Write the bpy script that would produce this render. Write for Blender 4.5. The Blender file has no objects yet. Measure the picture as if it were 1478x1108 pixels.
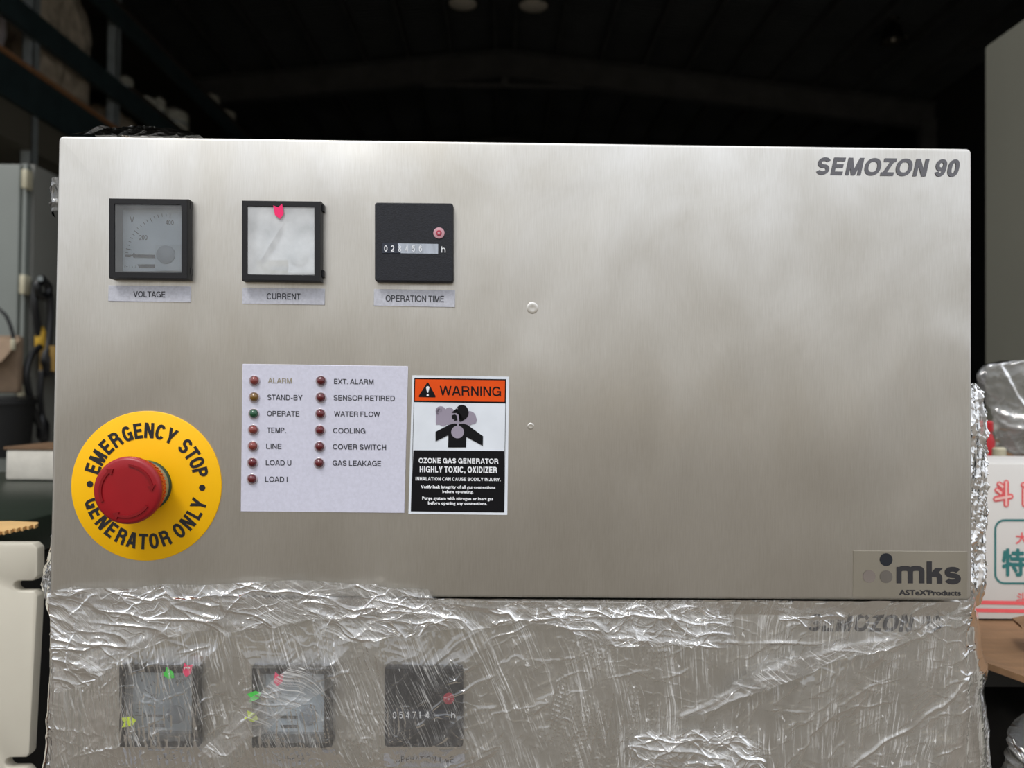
import bpy, bmesh, math, random, os
import numpy as np
from mathutils import Vector, Matrix, Euler

C = bpy.context.scene.collection
random.seed(7)
PI = math.pi

# ------------------------------------------------------------------ camera
Z0 = 1.35                       # height of the upper unit's bottom edge above the floor
F_PX, PX0, PY0 = 1110.0, 739.0, 554.0
CAM_LOC = Vector((-0.0088, -0.4636, Z0 + 0.1207))
CAM_ROT = Euler((1.587135, -0.009601, -0.013439), 'XYZ')
cam_data = bpy.data.cameras.new('camera')
cam = bpy.data.objects.new('camera', cam_data)
C.objects.link(cam)
cam.location = CAM_LOC
cam.rotation_euler = CAM_ROT
cam_data.sensor_width = 36.0
cam_data.lens = F_PX * 36.0 / 1478.0
cam_data.clip_start = 0.02
cam_data.clip_end = 500
cam_data.dof.use_dof = True
cam_data.dof.focus_distance = 0.468
cam_data.dof.aperture_fstop = 8.5
bpy.context.scene.camera = cam

# ------------------------------------------------------------------ view, sky, sun
sc = bpy.context.scene
sc.view_settings.view_transform = 'Standard'
sc.view_settings.look = 'None'
sc.view_settings.gamma = 1.0
sc.view_settings.use_curve_mapping = False
sc.view_settings.exposure = 0.0
sc.cycles.use_denoising = True
sc.cycles.max_bounces = 14
sc.cycles.transparent_max_bounces = 24

SKY = 1.75
world = bpy.data.worlds.new('overcast_sky')
sc.world = world
world.use_nodes = True
wn, wl = world.node_tree.nodes, world.node_tree.links
wn.clear()
w_out = wn.new('ShaderNodeOutputWorld')
w_bg = wn.new('ShaderNodeBackground')
w_tc = wn.new('ShaderNodeTexCoord')
w_sep = wn.new('ShaderNodeSeparateXYZ')
w_ramp = wn.new('ShaderNodeValToRGB')
wl.new(w_tc.outputs['Generated'], w_sep.inputs[0])
wl.new(w_sep.outputs['Z'], w_ramp.inputs[0])
w_ramp.color_ramp.elements[0].position = 0.0
w_ramp.color_ramp.elements[0].color = (0.36, 0.37, 0.385, 1)
w_ramp.color_ramp.elements[1].position = 1.0
w_ramp.color_ramp.elements[1].color = (0.97, 1.0, 1.06, 1)
wl.new(w_ramp.outputs[0], w_bg.inputs[0])
w_bg.inputs[1].default_value = SKY
wl.new(w_bg.outputs[0], w_out.inputs[0])

sun_d = bpy.data.lights.new('hazy_sun', 'SUN')
sun_d.energy = 1.7
sun_d.angle = math.radians(15)
sun_d.color = (1.0, 0.97, 0.92)
sun = bpy.data.objects.new('hazy_sun', sun_d)
C.objects.link(sun)
sun.location = (-3, -6, 9)
_sd = Vector((0.42, 0.75, -1.25))       # travel direction of the light
sun.rotation_euler = _sd.to_track_quat('-Z', 'Y').to_euler()

# ------------------------------------------------------------------ helpers
_M = CAM_ROT.to_matrix()


def at(px, py, y=0.0):
    """the point of the vertical plane y = const that the photograph shows at (px, py)"""
    d = _M @ Vector(((px - PX0) / F_PX, (PY0 - py) / F_PX, -1.0))
    t = (y - CAM_LOC.y) / d.y
    return CAM_LOC + d * t


def lin(c):
    return tuple(((v / 255.0) / 12.92 if v <= 10 else (((v / 255.0) + 0.055) / 1.055) ** 2.4) for v in c)


def mat(name, rgb, rough=0.5, metal=0.0, spec=0.5, emit=None, noise=None, bump=None, coat=0.0, alpha=None):
    """procedural material; noise = (scale, amount, stretch) varies the colour, bump = (scale, strength, stretch, dist)"""
    m = bpy.data.materials.new(name)
    m.use_nodes = True
    nt = m.node_tree
    b = nt.nodes['Principled BSDF']
    col = lin(rgb) + (1,)
    b.inputs['Base Color'].default_value = col
    b.inputs['Roughness'].default_value = rough
    b.inputs['Metallic'].default_value = metal
    b.inputs['Specular IOR Level'].default_value = spec
    b.inputs['Coat Weight'].default_value = coat
    tc = nt.nodes.new('ShaderNodeTexCoord')
    if noise is None:
        noise = (40, 0.08, (1, 1, 1))
    mp = nt.nodes.new('ShaderNodeMapping')
    mp.inputs['Scale'].default_value = noise[2] if len(noise) > 2 else (1, 1, 1)
    nz = nt.nodes.new('ShaderNodeTexNoise')
    nz.inputs['Scale'].default_value = noise[0]
    nz.inputs['Detail'].default_value = 5
    nt.links.new(tc.outputs['Object'], mp.inputs[0])
    nt.links.new(mp.outputs[0], nz.inputs['Vector'])
    rp = nt.nodes.new('ShaderNodeValToRGB')
    a = noise[1]
    rp.color_ramp.elements[0].position = 0.3
    rp.color_ramp.elements[1].position = 0.7
    rp.color_ramp.elements[0].color = tuple(max(0, v * (1 - a)) for v in col[:3]) + (1,)
    rp.color_ramp.elements[1].color = tuple(min(1, v * (1 + a)) for v in col[:3]) + (1,)
    nt.links.new(nz.outputs[0], rp.inputs[0])
    nt.links.new(rp.outputs[0], b.inputs['Base Color'])
    if bump:
        mp2 = nt.nodes.new('ShaderNodeMapping')
        mp2.inputs['Scale'].default_value = bump[2]
        n2 = nt.nodes.new('ShaderNodeTexNoise')
        n2.inputs['Scale'].default_value = bump[0]
        n2.inputs['Detail'].default_value = 4
        bp = nt.nodes.new('ShaderNodeBump')
        bp.inputs['Strength'].default_value = bump[1]
        bp.inputs['Distance'].default_value = bump[3]
        nt.links.new(tc.outputs['Object'], mp2.inputs[0])
        nt.links.new(mp2.outputs[0], n2.inputs['Vector'])
        nt.links.new(n2.outputs[0], bp.inputs['Height'])
        nt.links.new(bp.outputs[0], b.inputs['Normal'])
    return m


class G:
    """collects vertices and faces in world coordinates and links them as one mesh object"""
    def __init__(s):
        s.v, s.f = [], []

    def poly(s, pts):
        i = len(s.v)
        s.v += [tuple(p) for p in pts]
        s.f.append(tuple(range(i, i + len(pts))))

    def box(s, x0, x1, y0, y1, z0, z1):
        i = len(s.v)
        s.v += [(x0, y0, z0), (x1, y0, z0), (x1, y1, z0), (x0, y1, z0), (x0, y0, z1), (x1, y0, z1), (x1, y1, z1), (x0, y1, z1)]
        s.f += [tuple(i + k for k in q) for q in ((0, 3, 2, 1), (4, 5, 6, 7), (0, 1, 5, 4), (1, 2, 6, 5), (2, 3, 7, 6), (3, 0, 4, 7))]
        return s

    def bar(s, a, b, w, h, up=(0, 0, 1)):
        """rectangular bar from a to b"""
        a, b = Vector(a), Vector(b)
        d = (b - a).normalized()
        sx = d.cross(Vector(up))
        if sx.length < 1e-5:
            sx = d.cross(Vector((1, 0, 0)))
        sx.normalize()
        sz = sx.cross(d).normalized()
        i = len(s.v)
        for p in (a, b):
            for q, r in ((-1, -1), (1, -1), (1, 1), (-1, 1)):
                s.v.append(tuple(p + sx * (q * w / 2) + sz * (r * h / 2)))
        s.f += [tuple(i + k for k in q) for q in ((0, 1, 2, 3), (7, 6, 5, 4), (0, 4, 5, 1), (1, 5, 6, 2), (2, 6, 7, 3), (3, 7, 4, 0))]
        return s

    def tube(s, pts, r, n=8, cap=True):
        pts = [Vector(p) for p in pts]
        rs = r if isinstance(r, (list, tuple)) else [r] * len(pts)
        base = len(s.v)
        prev = None
        for k, p in enumerate(pts):
            d = (pts[min(k + 1, len(pts) - 1)] - pts[max(k - 1, 0)]).normalized()
            if prev is None:
                prev = d.orthogonal().normalized()
            u = (prev - d * prev.dot(d))
            u = u.normalized() if u.length > 1e-6 else d.orthogonal().normalized()
            prev = u
            w = d.cross(u)
            for j in range(n):
                a = 2 * PI * j / n
                s.v.append(tuple(p + u * (math.cos(a) * rs[k]) + w * (math.sin(a) * rs[k])))
        for k in range(len(pts) - 1):
            for j in range(n):
                s.f.append((base + k * n + j, base + k * n + (j + 1) % n, base + (k + 1) * n + (j + 1) % n, base + (k + 1) * n + j))
        if cap:
            s.f.append(tuple(base + j for j in reversed(range(n))))
            s.f.append(tuple(base + (len(pts) - 1) * n + j for j in range(n)))
        return s

    def lathe(s, c, axis, prof, n=48, cap=True):
        """prof = [(distance along axis, radius)...]"""
        c = Vector(c)
        d = Vector(axis).normalized()
        u = d.orthogonal().normalized()
        w = d.cross(u)
        base = len(s.v)
        for t, r in prof:
            for j in range(n):
                a = 2 * PI * j / n
                s.v.append(tuple(c + d * t + u * (math.cos(a) * r) + w * (math.sin(a) * r)))
        for k in range(len(prof) - 1):
            for j in range(n):
                s.f.append((base + k * n + j, base + k * n + (j + 1) % n, base + (k + 1) * n + (j + 1) % n, base + (k + 1) * n + j))
        if cap:
            s.f.append(tuple(base + j for j in reversed(range(n))))
            s.f.append(tuple(base + (len(prof) - 1) * n + j for j in range(n)))
        return s

    def ngrid(s, P):
        """P = array (rows, cols, 3)"""
        R_, K_ = P.shape[:2]
        i = len(s.v)
        s.v += [tuple(p) for p in P.reshape(-1, 3)]
        for a in range(R_ - 1):
            for b in range(K_ - 1):
                q = i + a * K_ + b
                s.f.append((q, q + 1, q + K_ + 1, q + K_))
        return s

    def build(s, name, m, parent=None, smooth=False, bevel=0.0, seg=2, angle=40):
        off = Vector(parent_world(parent)) if parent else Vector((0, 0, 0))
        me = bpy.data.meshes.new(name)
        me.from_pydata([tuple(Vector(v) - off) for v in s.v], [], s.f)
        me.materials.append(m)
        if not smooth or bevel:
            bm = bmesh.new()
            bm.from_mesh(me)
            bmesh.ops.recalc_face_normals(bm, faces=bm.faces)
            if bevel:
                bmesh.ops.remove_doubles(bm, verts=bm.verts, dist=1e-7)
                ed = [e for e in bm.edges if len(e.link_faces) == 2 and e.calc_face_angle(0) > math.radians(35)]
                bmesh.ops.bevel(bm, geom=ed, offset=bevel, segments=seg, profile=0.5, affect='EDGES', clamp_overlap=True)
            bm.to_mesh(me)
            bm.free()
        if smooth or bevel:
            me.shade_smooth()
            if not (smooth is True):
                me.set_sharp_from_angle(angle=math.radians(angle))
        o = bpy.data.objects.new(name, me)
        C.objects.link(o)
        if parent:
            o.parent = parent
        return o


def parent_world(p):
    v = Vector((0, 0, 0))
    while p is not None:
        v += Vector(p.location)
        p = p.parent
    return v


def tag(o, label=None, cat=None, group=None, kind=None):
    if label:
        o['label'] = label
    if cat:
        o['category'] = cat
    if group:
        o['group'] = group
    if kind:
        o['kind'] = kind
    return o


def thing(name, label, cat, loc=(0, 0, 0), group=None):
    o = bpy.data.objects.new(name, None)
    o.empty_display_size = 0.05
    C.objects.link(o)
    o.location = loc
    return tag(o, label, cat, group)


# ---- fonts: the ones that ship inside Blender, else its built-in font
def _font(fn):
    try:
        return bpy.data.fonts.load(os.path.join(bpy.utils.system_resource('DATAFILES'), 'fonts', fn))
    except Exception:
        return None


CJK = _font('Noto Sans CJK Regular.woff2')
_tc = {}


def glyphs(s, font=None, bold=0.0, shear=0.0, res=3, spacing=1.0):
    """flat outline of a string, as (verts 2D array, faces)"""
    k = (s, font, bold, shear, res, spacing)
    if k in _tc:
        return _tc[k]
    cu = bpy.data.curves.new('t', 'FONT')
    cu.body = s
    if font:
        cu.font = font
    cu.offset = bold
    cu.shear = shear
    cu.resolution_u = res
    cu.space_character = spacing
    o = bpy.data.objects.new('t', cu)
    C.objects.link(o)
    dg = bpy.context.evaluated_depsgraph_get()
    dg.update()
    me = bpy.data.meshes.new_from_object(o.evaluated_get(dg))
    v = np.array([tuple(q.co)[:2] for q in me.vertices])
    f = [tuple(p.vertices) for p in me.polygons]
    bpy.data.objects.remove(o)
    bpy.data.curves.remove(cu)
    bpy.data.meshes.remove(me)
    _tc[k] = (v, f)
    return v, f


def _arc(cx, cy, rx, ry, a0, a1, n=18, p=2.25):
    o = []
    for k in range(n + 1):
        a = math.radians(a0 + (a1 - a0) * k / n)
        c, q = math.cos(a), math.sin(a)
        o.append((cx + rx * math.copysign(abs(c) ** (2 / p), c), cy + ry * math.copysign(abs(q) ** (2 / p), q)))
    return o


CAPW = dict(A=.95, B=.80, C=.92, D=.86, E=.73, F=.69, G=.95, H=.80, I=0, J=.62, K=.86, L=.66, M=.97, N=.81, O=1.0, P=.78, R=.84, S=.80,
            T=.82, U=.80, V=.90, W=1.30, X=.90, Y=.92, Z=.80, m=1.26, k=.86, s=.80, h=.52)
CAPW.update({d: .68 for d in '0256789'})
CAPW.update({'4': .70, '1': .40, '.': 0, ',': 0, '-': .36})
BEAR = {c: .02 for c in 'AVWXYTZ47'}
BEAR.update({c: .055 for c in 'CGOSJ0256890'})


def stroke_glyph(ch, w, t):
    """centre lines of a grotesque letter of height 1: ('s', points, closed) and ('d', x0, y0, x1, y1) cut level"""
    h = t / 2
    r, b = w - h, 1 - h
    O = lambda cx, cy, rx, ry, p=2.25: ('s', _arc(cx, cy, rx, ry, 0, 360, 32, p)[:-1], True)
    if ch == 'A':
        return [('d', h * 1.1, 0, w / 2 - h * .3, 1), ('d', w - h * 1.1, 0, w / 2 + h * .3, 1), ('s', [(w * .22, .30), (w * .78, .30)], False)]
    if ch in 'BPR':
        m = .50 if ch != 'B' else .53
        ry = (b - m) / 2
        x1 = r - ry * 1.05
        o = [('s', [(h, 0), (h, 1)], False), ('s', [(h, b)] + _arc(x1 - .02, (b + m) / 2, r - x1, ry, 90, -90, 12, 2) + [(h, m)], False)]
        if ch == 'B':
            ry = (m - h) / 2
            o.append(('s', [(h, m)] + _arc(w - h - ry, (m + h) / 2, ry, ry, 90, -90, 12, 2) + [(h, h)], False))
        if ch == 'R':
            o.append(('s', [(w * .45, m)] + _arc(w * .60, m - .17, w * .26, .17, 90, 8, 6, 2) + [(w * .87, .12), (w * .93, 0)], False))
        return o
    if ch == 'C':
        return [('s', _arc(w / 2, .5, w / 2 - h, .5 - h, 36, 324, 28), False)]
    if ch == 'D':
        return [('s', [(h, 0), (h, 1)], False), ('s', [(h, b)] + _arc(w * .45, .5, r - w * .45, .5 - h, 90, -90, 16, 2.2) + [(h, h)], False)]
    if ch in 'EFL':
        o = [('s', [(h, 0), (h, 1)], False)]
        if ch in 'EL':
            o.append(('s', [(h, h), (w, h)], False))
        if ch in 'EF':
            o += [('s', [(h, b), (w, b)], False), ('s', [(h, .52), (w * .93, .52)], False)]
        return o
    if ch == 'G':
        return [('s', _arc(w / 2, .5, w / 2 - h, .5 - h, 36, 332, 28), False), ('s', [(w * .54, .46), (r, .46), (r, 0)], False)]
    if ch == 'H':
        return [('s', [(h, 0), (h, 1)], False), ('s', [(r, 0), (r, 1)], False), ('s', [(h, .52), (r, .52)], False)]
    if ch == 'I':
        return [('s', [(h, 0), (h, 1)], False)]
    if ch == 'J':
        return [('s', [(r, 1)] + _arc(w / 2, .28, w / 2 - h, .28 - h, 0, -180, 12, 2.2) + [(h, .34)], False)]
    if ch == 'K':
        return [('s', [(h, 0), (h, 1)], False), ('d', h, .30, w - h * 1.5, 1), ('d', w - h * 1.3, 0, w * .36, .60)]
    if ch == 'M':
        return [('s', [(h, 0), (h, 1)], False), ('s', [(r, 0), (r, 1)], False), ('d', w / 2, 0, h * 1.3, 1), ('d', w / 2, 0, w - h * 1.3, 1)]
    if ch == 'N':
        return [('s', [(h, 0), (h, 1)], False), ('s', [(r, 0), (r, 1)], False), ('d', w - h * 1.2, 0, h * 1.2, 1)]
    if ch == 'O':
        return [O(w / 2, .5, w / 2 - h, .5 - h)]
    if ch == 'S':
        ry = (.5 - h) / 2
        return [('s', _arc(w / 2, .5 + ry, w / 2 - h * 1.1, ry, 18, 250, 16, 2.1) + _arc(w / 2, .5 - ry, w / 2 - h, ry, 70, -162, 16, 2.1), False)]
    if ch == 'T':
        return [('s', [(0, b), (w, b)], False), ('s', [(w / 2, 0), (w / 2, b)], False)]
    if ch == 'U':
        return [('s', [(h, 1)] + _arc(w / 2, .34, w / 2 - h, .34 - h, 180, 360, 16, 2.2) + [(r, 1)], False)]
    if ch == 'V':
        return [('d', w / 2 - h * .3, 0, h * 1.1, 1), ('d', w / 2 + h * .3, 0, w - h * 1.1, 1)]
    if ch == 'W':
        return [('d', w * .27, 0, h * 1.1, 1), ('d', w * .27, 0, w / 2, 1), ('d', w * .73, 0, w / 2, 1), ('d', w * .73, 0, w - h * 1.1, 1)]
    if ch == 'X':
        return [('d', h * 1.2, 0, w - h * 1.3, 1), ('d', w - h * 1.2, 0, h * 1.3, 1)]
    if ch == 'Y':
        return [('s', [(w / 2, 0), (w / 2, .44)], False), ('d', w / 2 - h * .1, .38, h * 1.2, 1), ('d', w / 2 + h * .1, .38, w - h * 1.2, 1)]
    if ch == 'Z':
        return [('s', [(w * .04, b), (w, b)], False), ('s', [(0, h), (w, h)], False), ('d', h * 1.3, 0, w - h * 1.3, 1)]
    if ch == '0':
        return [O(w / 2, .5, w / 2 - h, .5 - h, 2.4)]
    if ch == '1':
        return [('s', [(r, 0), (r, 1)], False), ('s', [(0, .76), (r, .80)], False)]
    if ch == '2':
        return [('s', _arc(w / 2, .70, w / 2 - h, .30 - h, 170, -20, 14, 2.1) + [(w * .72, .42), (w * .35, .25), (h * 1.2, h)], False), ('s', [(0, h), (w, h)], False)]
    if ch == '4':
        return [('s', [(w * .74, 0), (w * .74, 1)], False), ('s', [(0, .26), (w, .26)], False), ('d', h, .24, w * .74 - h * .6, 1)]
    if ch == '5':
        return [('s', [(w * .92, b), (w * .20, b), (h * 1.2, .48)] + _arc(w / 2, .34, w / 2 - h, .34 - h, 130, -165, 14, 2.1), False)]
    if ch in '69':
        o = [('s', _arc(w / 2, .34, w / 2 - h, .34 - h, 0, 360, 26, 2.1)[:-1], True), ('s', [(h, .34)] + _arc(w / 2, .52, w / 2 - h, .48 - h, 176, 30, 16, 2.2), False)]
        return o if ch == '6' else [(k, [(w - x, 1 - y) for x, y in p], c) for k, p, c in o]
    if ch == '7':
        return [('s', [(0, b), (w, b)], False), ('d', w * .34, 0, w - h, 1)]
    if ch == '8':
        return [O(w / 2, .28, w / 2 - h, .28 - h, 2.1), O(w / 2, .75, w / 2 - h * 1.3, .25 - h, 2.1)]
    if ch == '.':
        return [('s', [(h, 0), (h, t)], False)]
    if ch == ',':
        return [('s', [(h, -.12), (h, t)], False)]
    if ch == '-':
        return [('s', [(0, .36), (w, .36)], False)]
    if ch == 'm':
        q = (w - t) / 2
        o = [('s', [(h, 0), (h, .97)], False)]
        for k in (0, 1):
            x0 = h + q * k
            o.append(('s', [(x0, .55)] + _arc(x0 + q / 2, .68, q / 2, .32 - h * .75, 170, 0, 12, 2.6) + [(x0 + q, 0)], False))
        return o
    if ch == 'h':
        return [('s', [(h, 0), (h, 1)], False), ('s', [(h, .40)] + _arc(w / 2, .44, w / 2 - h, .27 - h * .2, 170, 0, 12, 2.3) + [(r, 0)], False)]
    if ch == 'k':
        return [('s', [(h, 0), (h, 1)], False), ('d', h * 1.6, .30, w - h * 1.2, .70), ('s', [(w * .42, .42)] + _arc(w * .50, .20, w * .5 - h, .22, 80, 5, 8, 2.4) + [(r, 0)], False)]
    if ch == 's':
        return stroke_glyph('S', w, t)
    return []


def ribbon(pts, t, closed):
    n = len(pts)
    L, R_ = [], []
    for i, (x, y) in enumerate(pts):
        if closed:
            a, c = pts[i - 1], pts[(i + 1) % n]
        else:
            a, c = pts[max(i - 1, 0)], pts[min(i + 1, n - 1)]
        def nrm(p, q):
            dx, dy = q[0] - p[0], q[1] - p[1]
            l = math.hypot(dx, dy) or 1e-9
            return -dy / l, dx / l
        n1 = nrm(a, (x, y)) if a != (x, y) else nrm((x, y), c)
        n2 = nrm((x, y), c) if c != (x, y) else n1
        mx, my = n1[0] + n2[0], n1[1] + n2[1]
        l = math.hypot(mx, my) or 1e-9
        mx, my = mx / l, my / l
        k = min(1.6, 1 / max(.3, mx * n1[0] + my * n1[1])) * t / 2
        L.append((x + mx * k, y + my * k))
        R_.append((x - mx * k, y - my * k))
    f = [(i, (i + 1) % n, n + (i + 1) % n, n + i) for i in range(n if closed else n - 1)]
    return L + R_, f


def letter(ch, w, t):
    """verts [(x, y, layer)], faces of one stroke letter"""
    V, Fc = [], []
    for li, st in enumerate(stroke_glyph(ch, w, t)):
        i = len(V)
        if st[0] == 'd':
            _, x0, y0, x1, y1 = st
            L_ = math.hypot(x1 - x0, y1 - y0)
            q = min(t / 2 * L_ / abs(y1 - y0), t * 1.6)
            V += [(x0 - q, y0, li), (x0 + q, y0, li), (x1 + q, y1, li), (x1 - q, y1, li)]
            Fc.append((i, i + 1, i + 2, i + 3))
        else:
            v, f = ribbon(st[1], t, st[2])
            V += [(a, b, li) for a, b in v]
            Fc += [tuple(i + k for k in q) for q in f]
    return V, Fc


def add_stroke_text(g, P, s, x0, y0, x1, y1, y, t=.125, shear=0.0, slope=0.012, track=0.0, ybase=None):
    """sets s in the stroke letters so that it fills the pixel box; capitals reach y0, baseline y1"""
    V, Fc = [], []
    cur = 0.0
    sc_ = 1.0
    total = 0.0
    for ch in s:
        if ch == ' ':
            total += .34
        else:
            total += (CAPW[ch] or t) + 2 * BEAR.get(ch, .09) + track
    want = (x1 - x0) / (y1 - y0)
    wf = want / max(total - 2 * BEAR.get(s[0], .09) - 0 * track + shear, 1e-6)
    for ch in s:
        if ch == ' ':
            cur += .34 * wf
            continue
        w = CAPW[ch] * wf if CAPW[ch] else t
        cur += BEAR.get(ch, .09) * wf
        v, f = letter(ch, w, t)
        i = len(V)
        V += [(cur + a + shear * b, b, l) for a, b, l in v]
        Fc += [tuple(i + k for k in q) for q in f]
        cur += w + (BEAR.get(ch, .09) + track) * wf
    a = np.array(V)
    mn, mx = a[:, 0].min(), a[:, 0].max()
    i = len(g.v)
    for p, q, l in V:
        u = (p - mn) / (mx - mn)
        g.v.append(tuple(P(x0 + (x1 - x0) * u, y1 + (y0 - y1) * q + slope * (x1 - x0) * (u - .5), y - 4e-6 * l)))
    g.f += [tuple(i + k for k in q) for q in Fc]


class Map:
    """maps photograph pixels to a plane of one unit (shifted copy of the upper unit's plane)"""
    def __init__(s, dx=0, dy=0, dz=0):
        s.d = Vector((dx, dy, dz))

    def __call__(s, px, py, y=0.0):
        return at(px, py, y) + s.d


def add_text(g, P, s, x0, y0, x1, y1, y, font=None, bold=0.0, shear=0.0, slope=0.012, res=3, spacing=1.0):
    """font text in a pixel box; bold lays shifted copies over each other (share of the text height)"""
    v, f = glyphs(s, font, 0.0, shear, res, spacing)
    mn, mx = v.min(0), v.max(0)
    b = bold * (y1 - y0)
    offs = [(0, 0)] if not bold else [(0, 0)] + [(b * math.cos(k * PI / 4), b * math.sin(k * PI / 4)) for k in range(8)]
    for n_, (ox, oy) in enumerate(offs):
        i = len(g.v)
        for a, c in v:
            u = (a - mn[0]) / (mx[0] - mn[0])
            w = (c - mn[1]) / (mx[1] - mn[1])
            px = x0 + b + (x1 - x0 - 2 * b) * u + ox
            py = y1 - b + (y0 - y1 + 2 * b) * w + slope * (x1 - x0) * (u - 0.5) + oy
            g.v.append(tuple(P(px, py, y - 4e-6 * n_)))
        g.f += [tuple(i + k for k in q) for q in f]


def disc(g, P, cx, cy, r, y, n=28, ry=None, a0=0, a1=2 * PI):
    ry = ry or r
    y = y - 3e-6 * (len(g.f) % 16)
    g.poly([P(cx + r * math.cos(a0 + (a1 - a0) * k / n), cy - ry * math.sin(a0 + (a1 - a0) * k / n), y) for k in range(n)])


def quad(g, P, x0, y0, x1, y1, y, slope=0.012):
    d = slope * (x1 - x0) / 2
    g.poly([P(x0, y0 - d, y), P(x1, y0 + d, y), P(x1, y1 + d, y), P(x0, y1 - d, y)])


def plate(P, corners, y, thick, name, m, parent, bevel=0.0):
    """thin plate whose front face fills four pixel corners (tl, tr, br, bl)"""
    g = G()
    fr = [P(c[0], c[1], y) for c in corners]
    bk = [p + Vector((0, thick, 0)) for p in fr]
    g.v = [tuple(p) for p in fr + bk]
    g.f = [(0, 1, 2, 3), (7, 6, 5, 4), (0, 4, 5, 1), (1, 5, 6, 2), (2, 6, 7, 3), (3, 7, 4, 0)]
    return g.build(name, m, parent, bevel=bevel, seg=1)


# ------------------------------------------------------------------ materials
def steel_material():
    m = bpy.data.materials.new('brushed_stainless')
    m.use_nodes = True
    nt = m.node_tree
    N, L = nt.nodes, nt.links
    b = N['Principled BSDF']
    b.inputs['Metallic'].default_value = 1.0
    tc = N.new('ShaderNodeTexCoord')

    def noise(scale, st, detail=4, dist=0.0, rough=0.5, rot=0.0):
        mp = N.new('ShaderNodeMapping')
        mp.inputs['Scale'].default_value = st
        mp.inputs['Rotation'].default_value = (0, rot, 0)
        n = N.new('ShaderNodeTexNoise')
        n.inputs['Scale'].default_value = scale
        n.inputs['Detail'].default_value = detail
        n.inputs['Distortion'].default_value = dist
        n.inputs['Roughness'].default_value = rough
        L.new(tc.outputs['Object'], mp.inputs[0])
        L.new(mp.outputs[0], n.inputs['Vector'])
        return n.outputs[0]

    def mr(v, a, b_, c, d):
        n = N.new('ShaderNodeMapRange')
        n.inputs[1].default_value, n.inputs[2].default_value = a, b_
        n.inputs[3].default_value, n.inputs[4].default_value = c, d
        L.new(v, n.inputs[0])
        return n.outputs[0]

    def mth(op, a, b_):
        n = N.new('ShaderNodeMath')
        n.operation = op
        for i, q in enumerate((a, b_)):
            if isinstance(q, (int, float)):
                n.inputs[i].default_value = q
            else:
                L.new(q, n.inputs[i])
        return n.outputs[0]
    cloud = noise(9, (1, 1, 0.8), 4, .7, 0.5)
    smear = noise(11, (1, 1, 0.8), 6, 1.8, 0.6, 0.5)
    grain = noise(520, (3.0, 1, 0.16), 3)
    streak = noise(26, (1, 1, 0.18), 4, 0.3)
    # grime and wiped film of dirt: colour of the sheet itself
    mix = N.new('ShaderNodeMix')
    mix.data_type = 'RGBA'
    mix.inputs[6].default_value = (0.60, 0.575, 0.52, 1)
    mix.inputs[7].default_value = (0.80, 0.785, 0.75, 1)
    s1 = mth('ADD', mr(cloud, 0.34, 0.66, 0, 0.46), mr(smear, 0.36, 0.64, 0, 0.34))
    s2 = mth('ADD', s1, mr(streak, 0.35, 0.65, -0.06, 0.18))
    s3 = mth('ADD', s2, mr(grain, 0.3, 0.7, -0.15, 0.15))
    L.new(s3, mix.inputs[0])
    L.new(mix.outputs[2], b.inputs['Base Color'])
    r = mth('ADD', mr(cloud, 0.3, 0.7, 0.40, 0.31), mr(smear, 0.35, 0.65, 0.035, -0.035))
    L.new(r, b.inputs['Roughness'])
    wave = noise(6.5, (1, 1, .8), 1.0, .4, .3)
    wave2 = noise(15, (1, 1, .6), 1.0, .6, .3)
    # slight waviness of the sheet, and the grain
    bp = N.new('ShaderNodeBump')
    bp.inputs['Strength'].default_value = 0.5
    bp.inputs['Distance'].default_value = 0.0045
    L.new(mth('ADD', mth('MULTIPLY', wave, 2.0), mth('MULTIPLY', wave2, 1.2)), bp.inputs['Height'])
    bp2 = N.new('ShaderNodeBump')
    bp2.inputs['Strength'].default_value = 0.12
    bp2.inputs['Distance'].default_value = 0.0002
    L.new(grain, bp2.inputs['Height'])
    L.new(bp.outputs[0], bp2.inputs['Normal'])
    L.new(bp2.outputs[0], b.inputs['Normal'])
    return m


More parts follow.
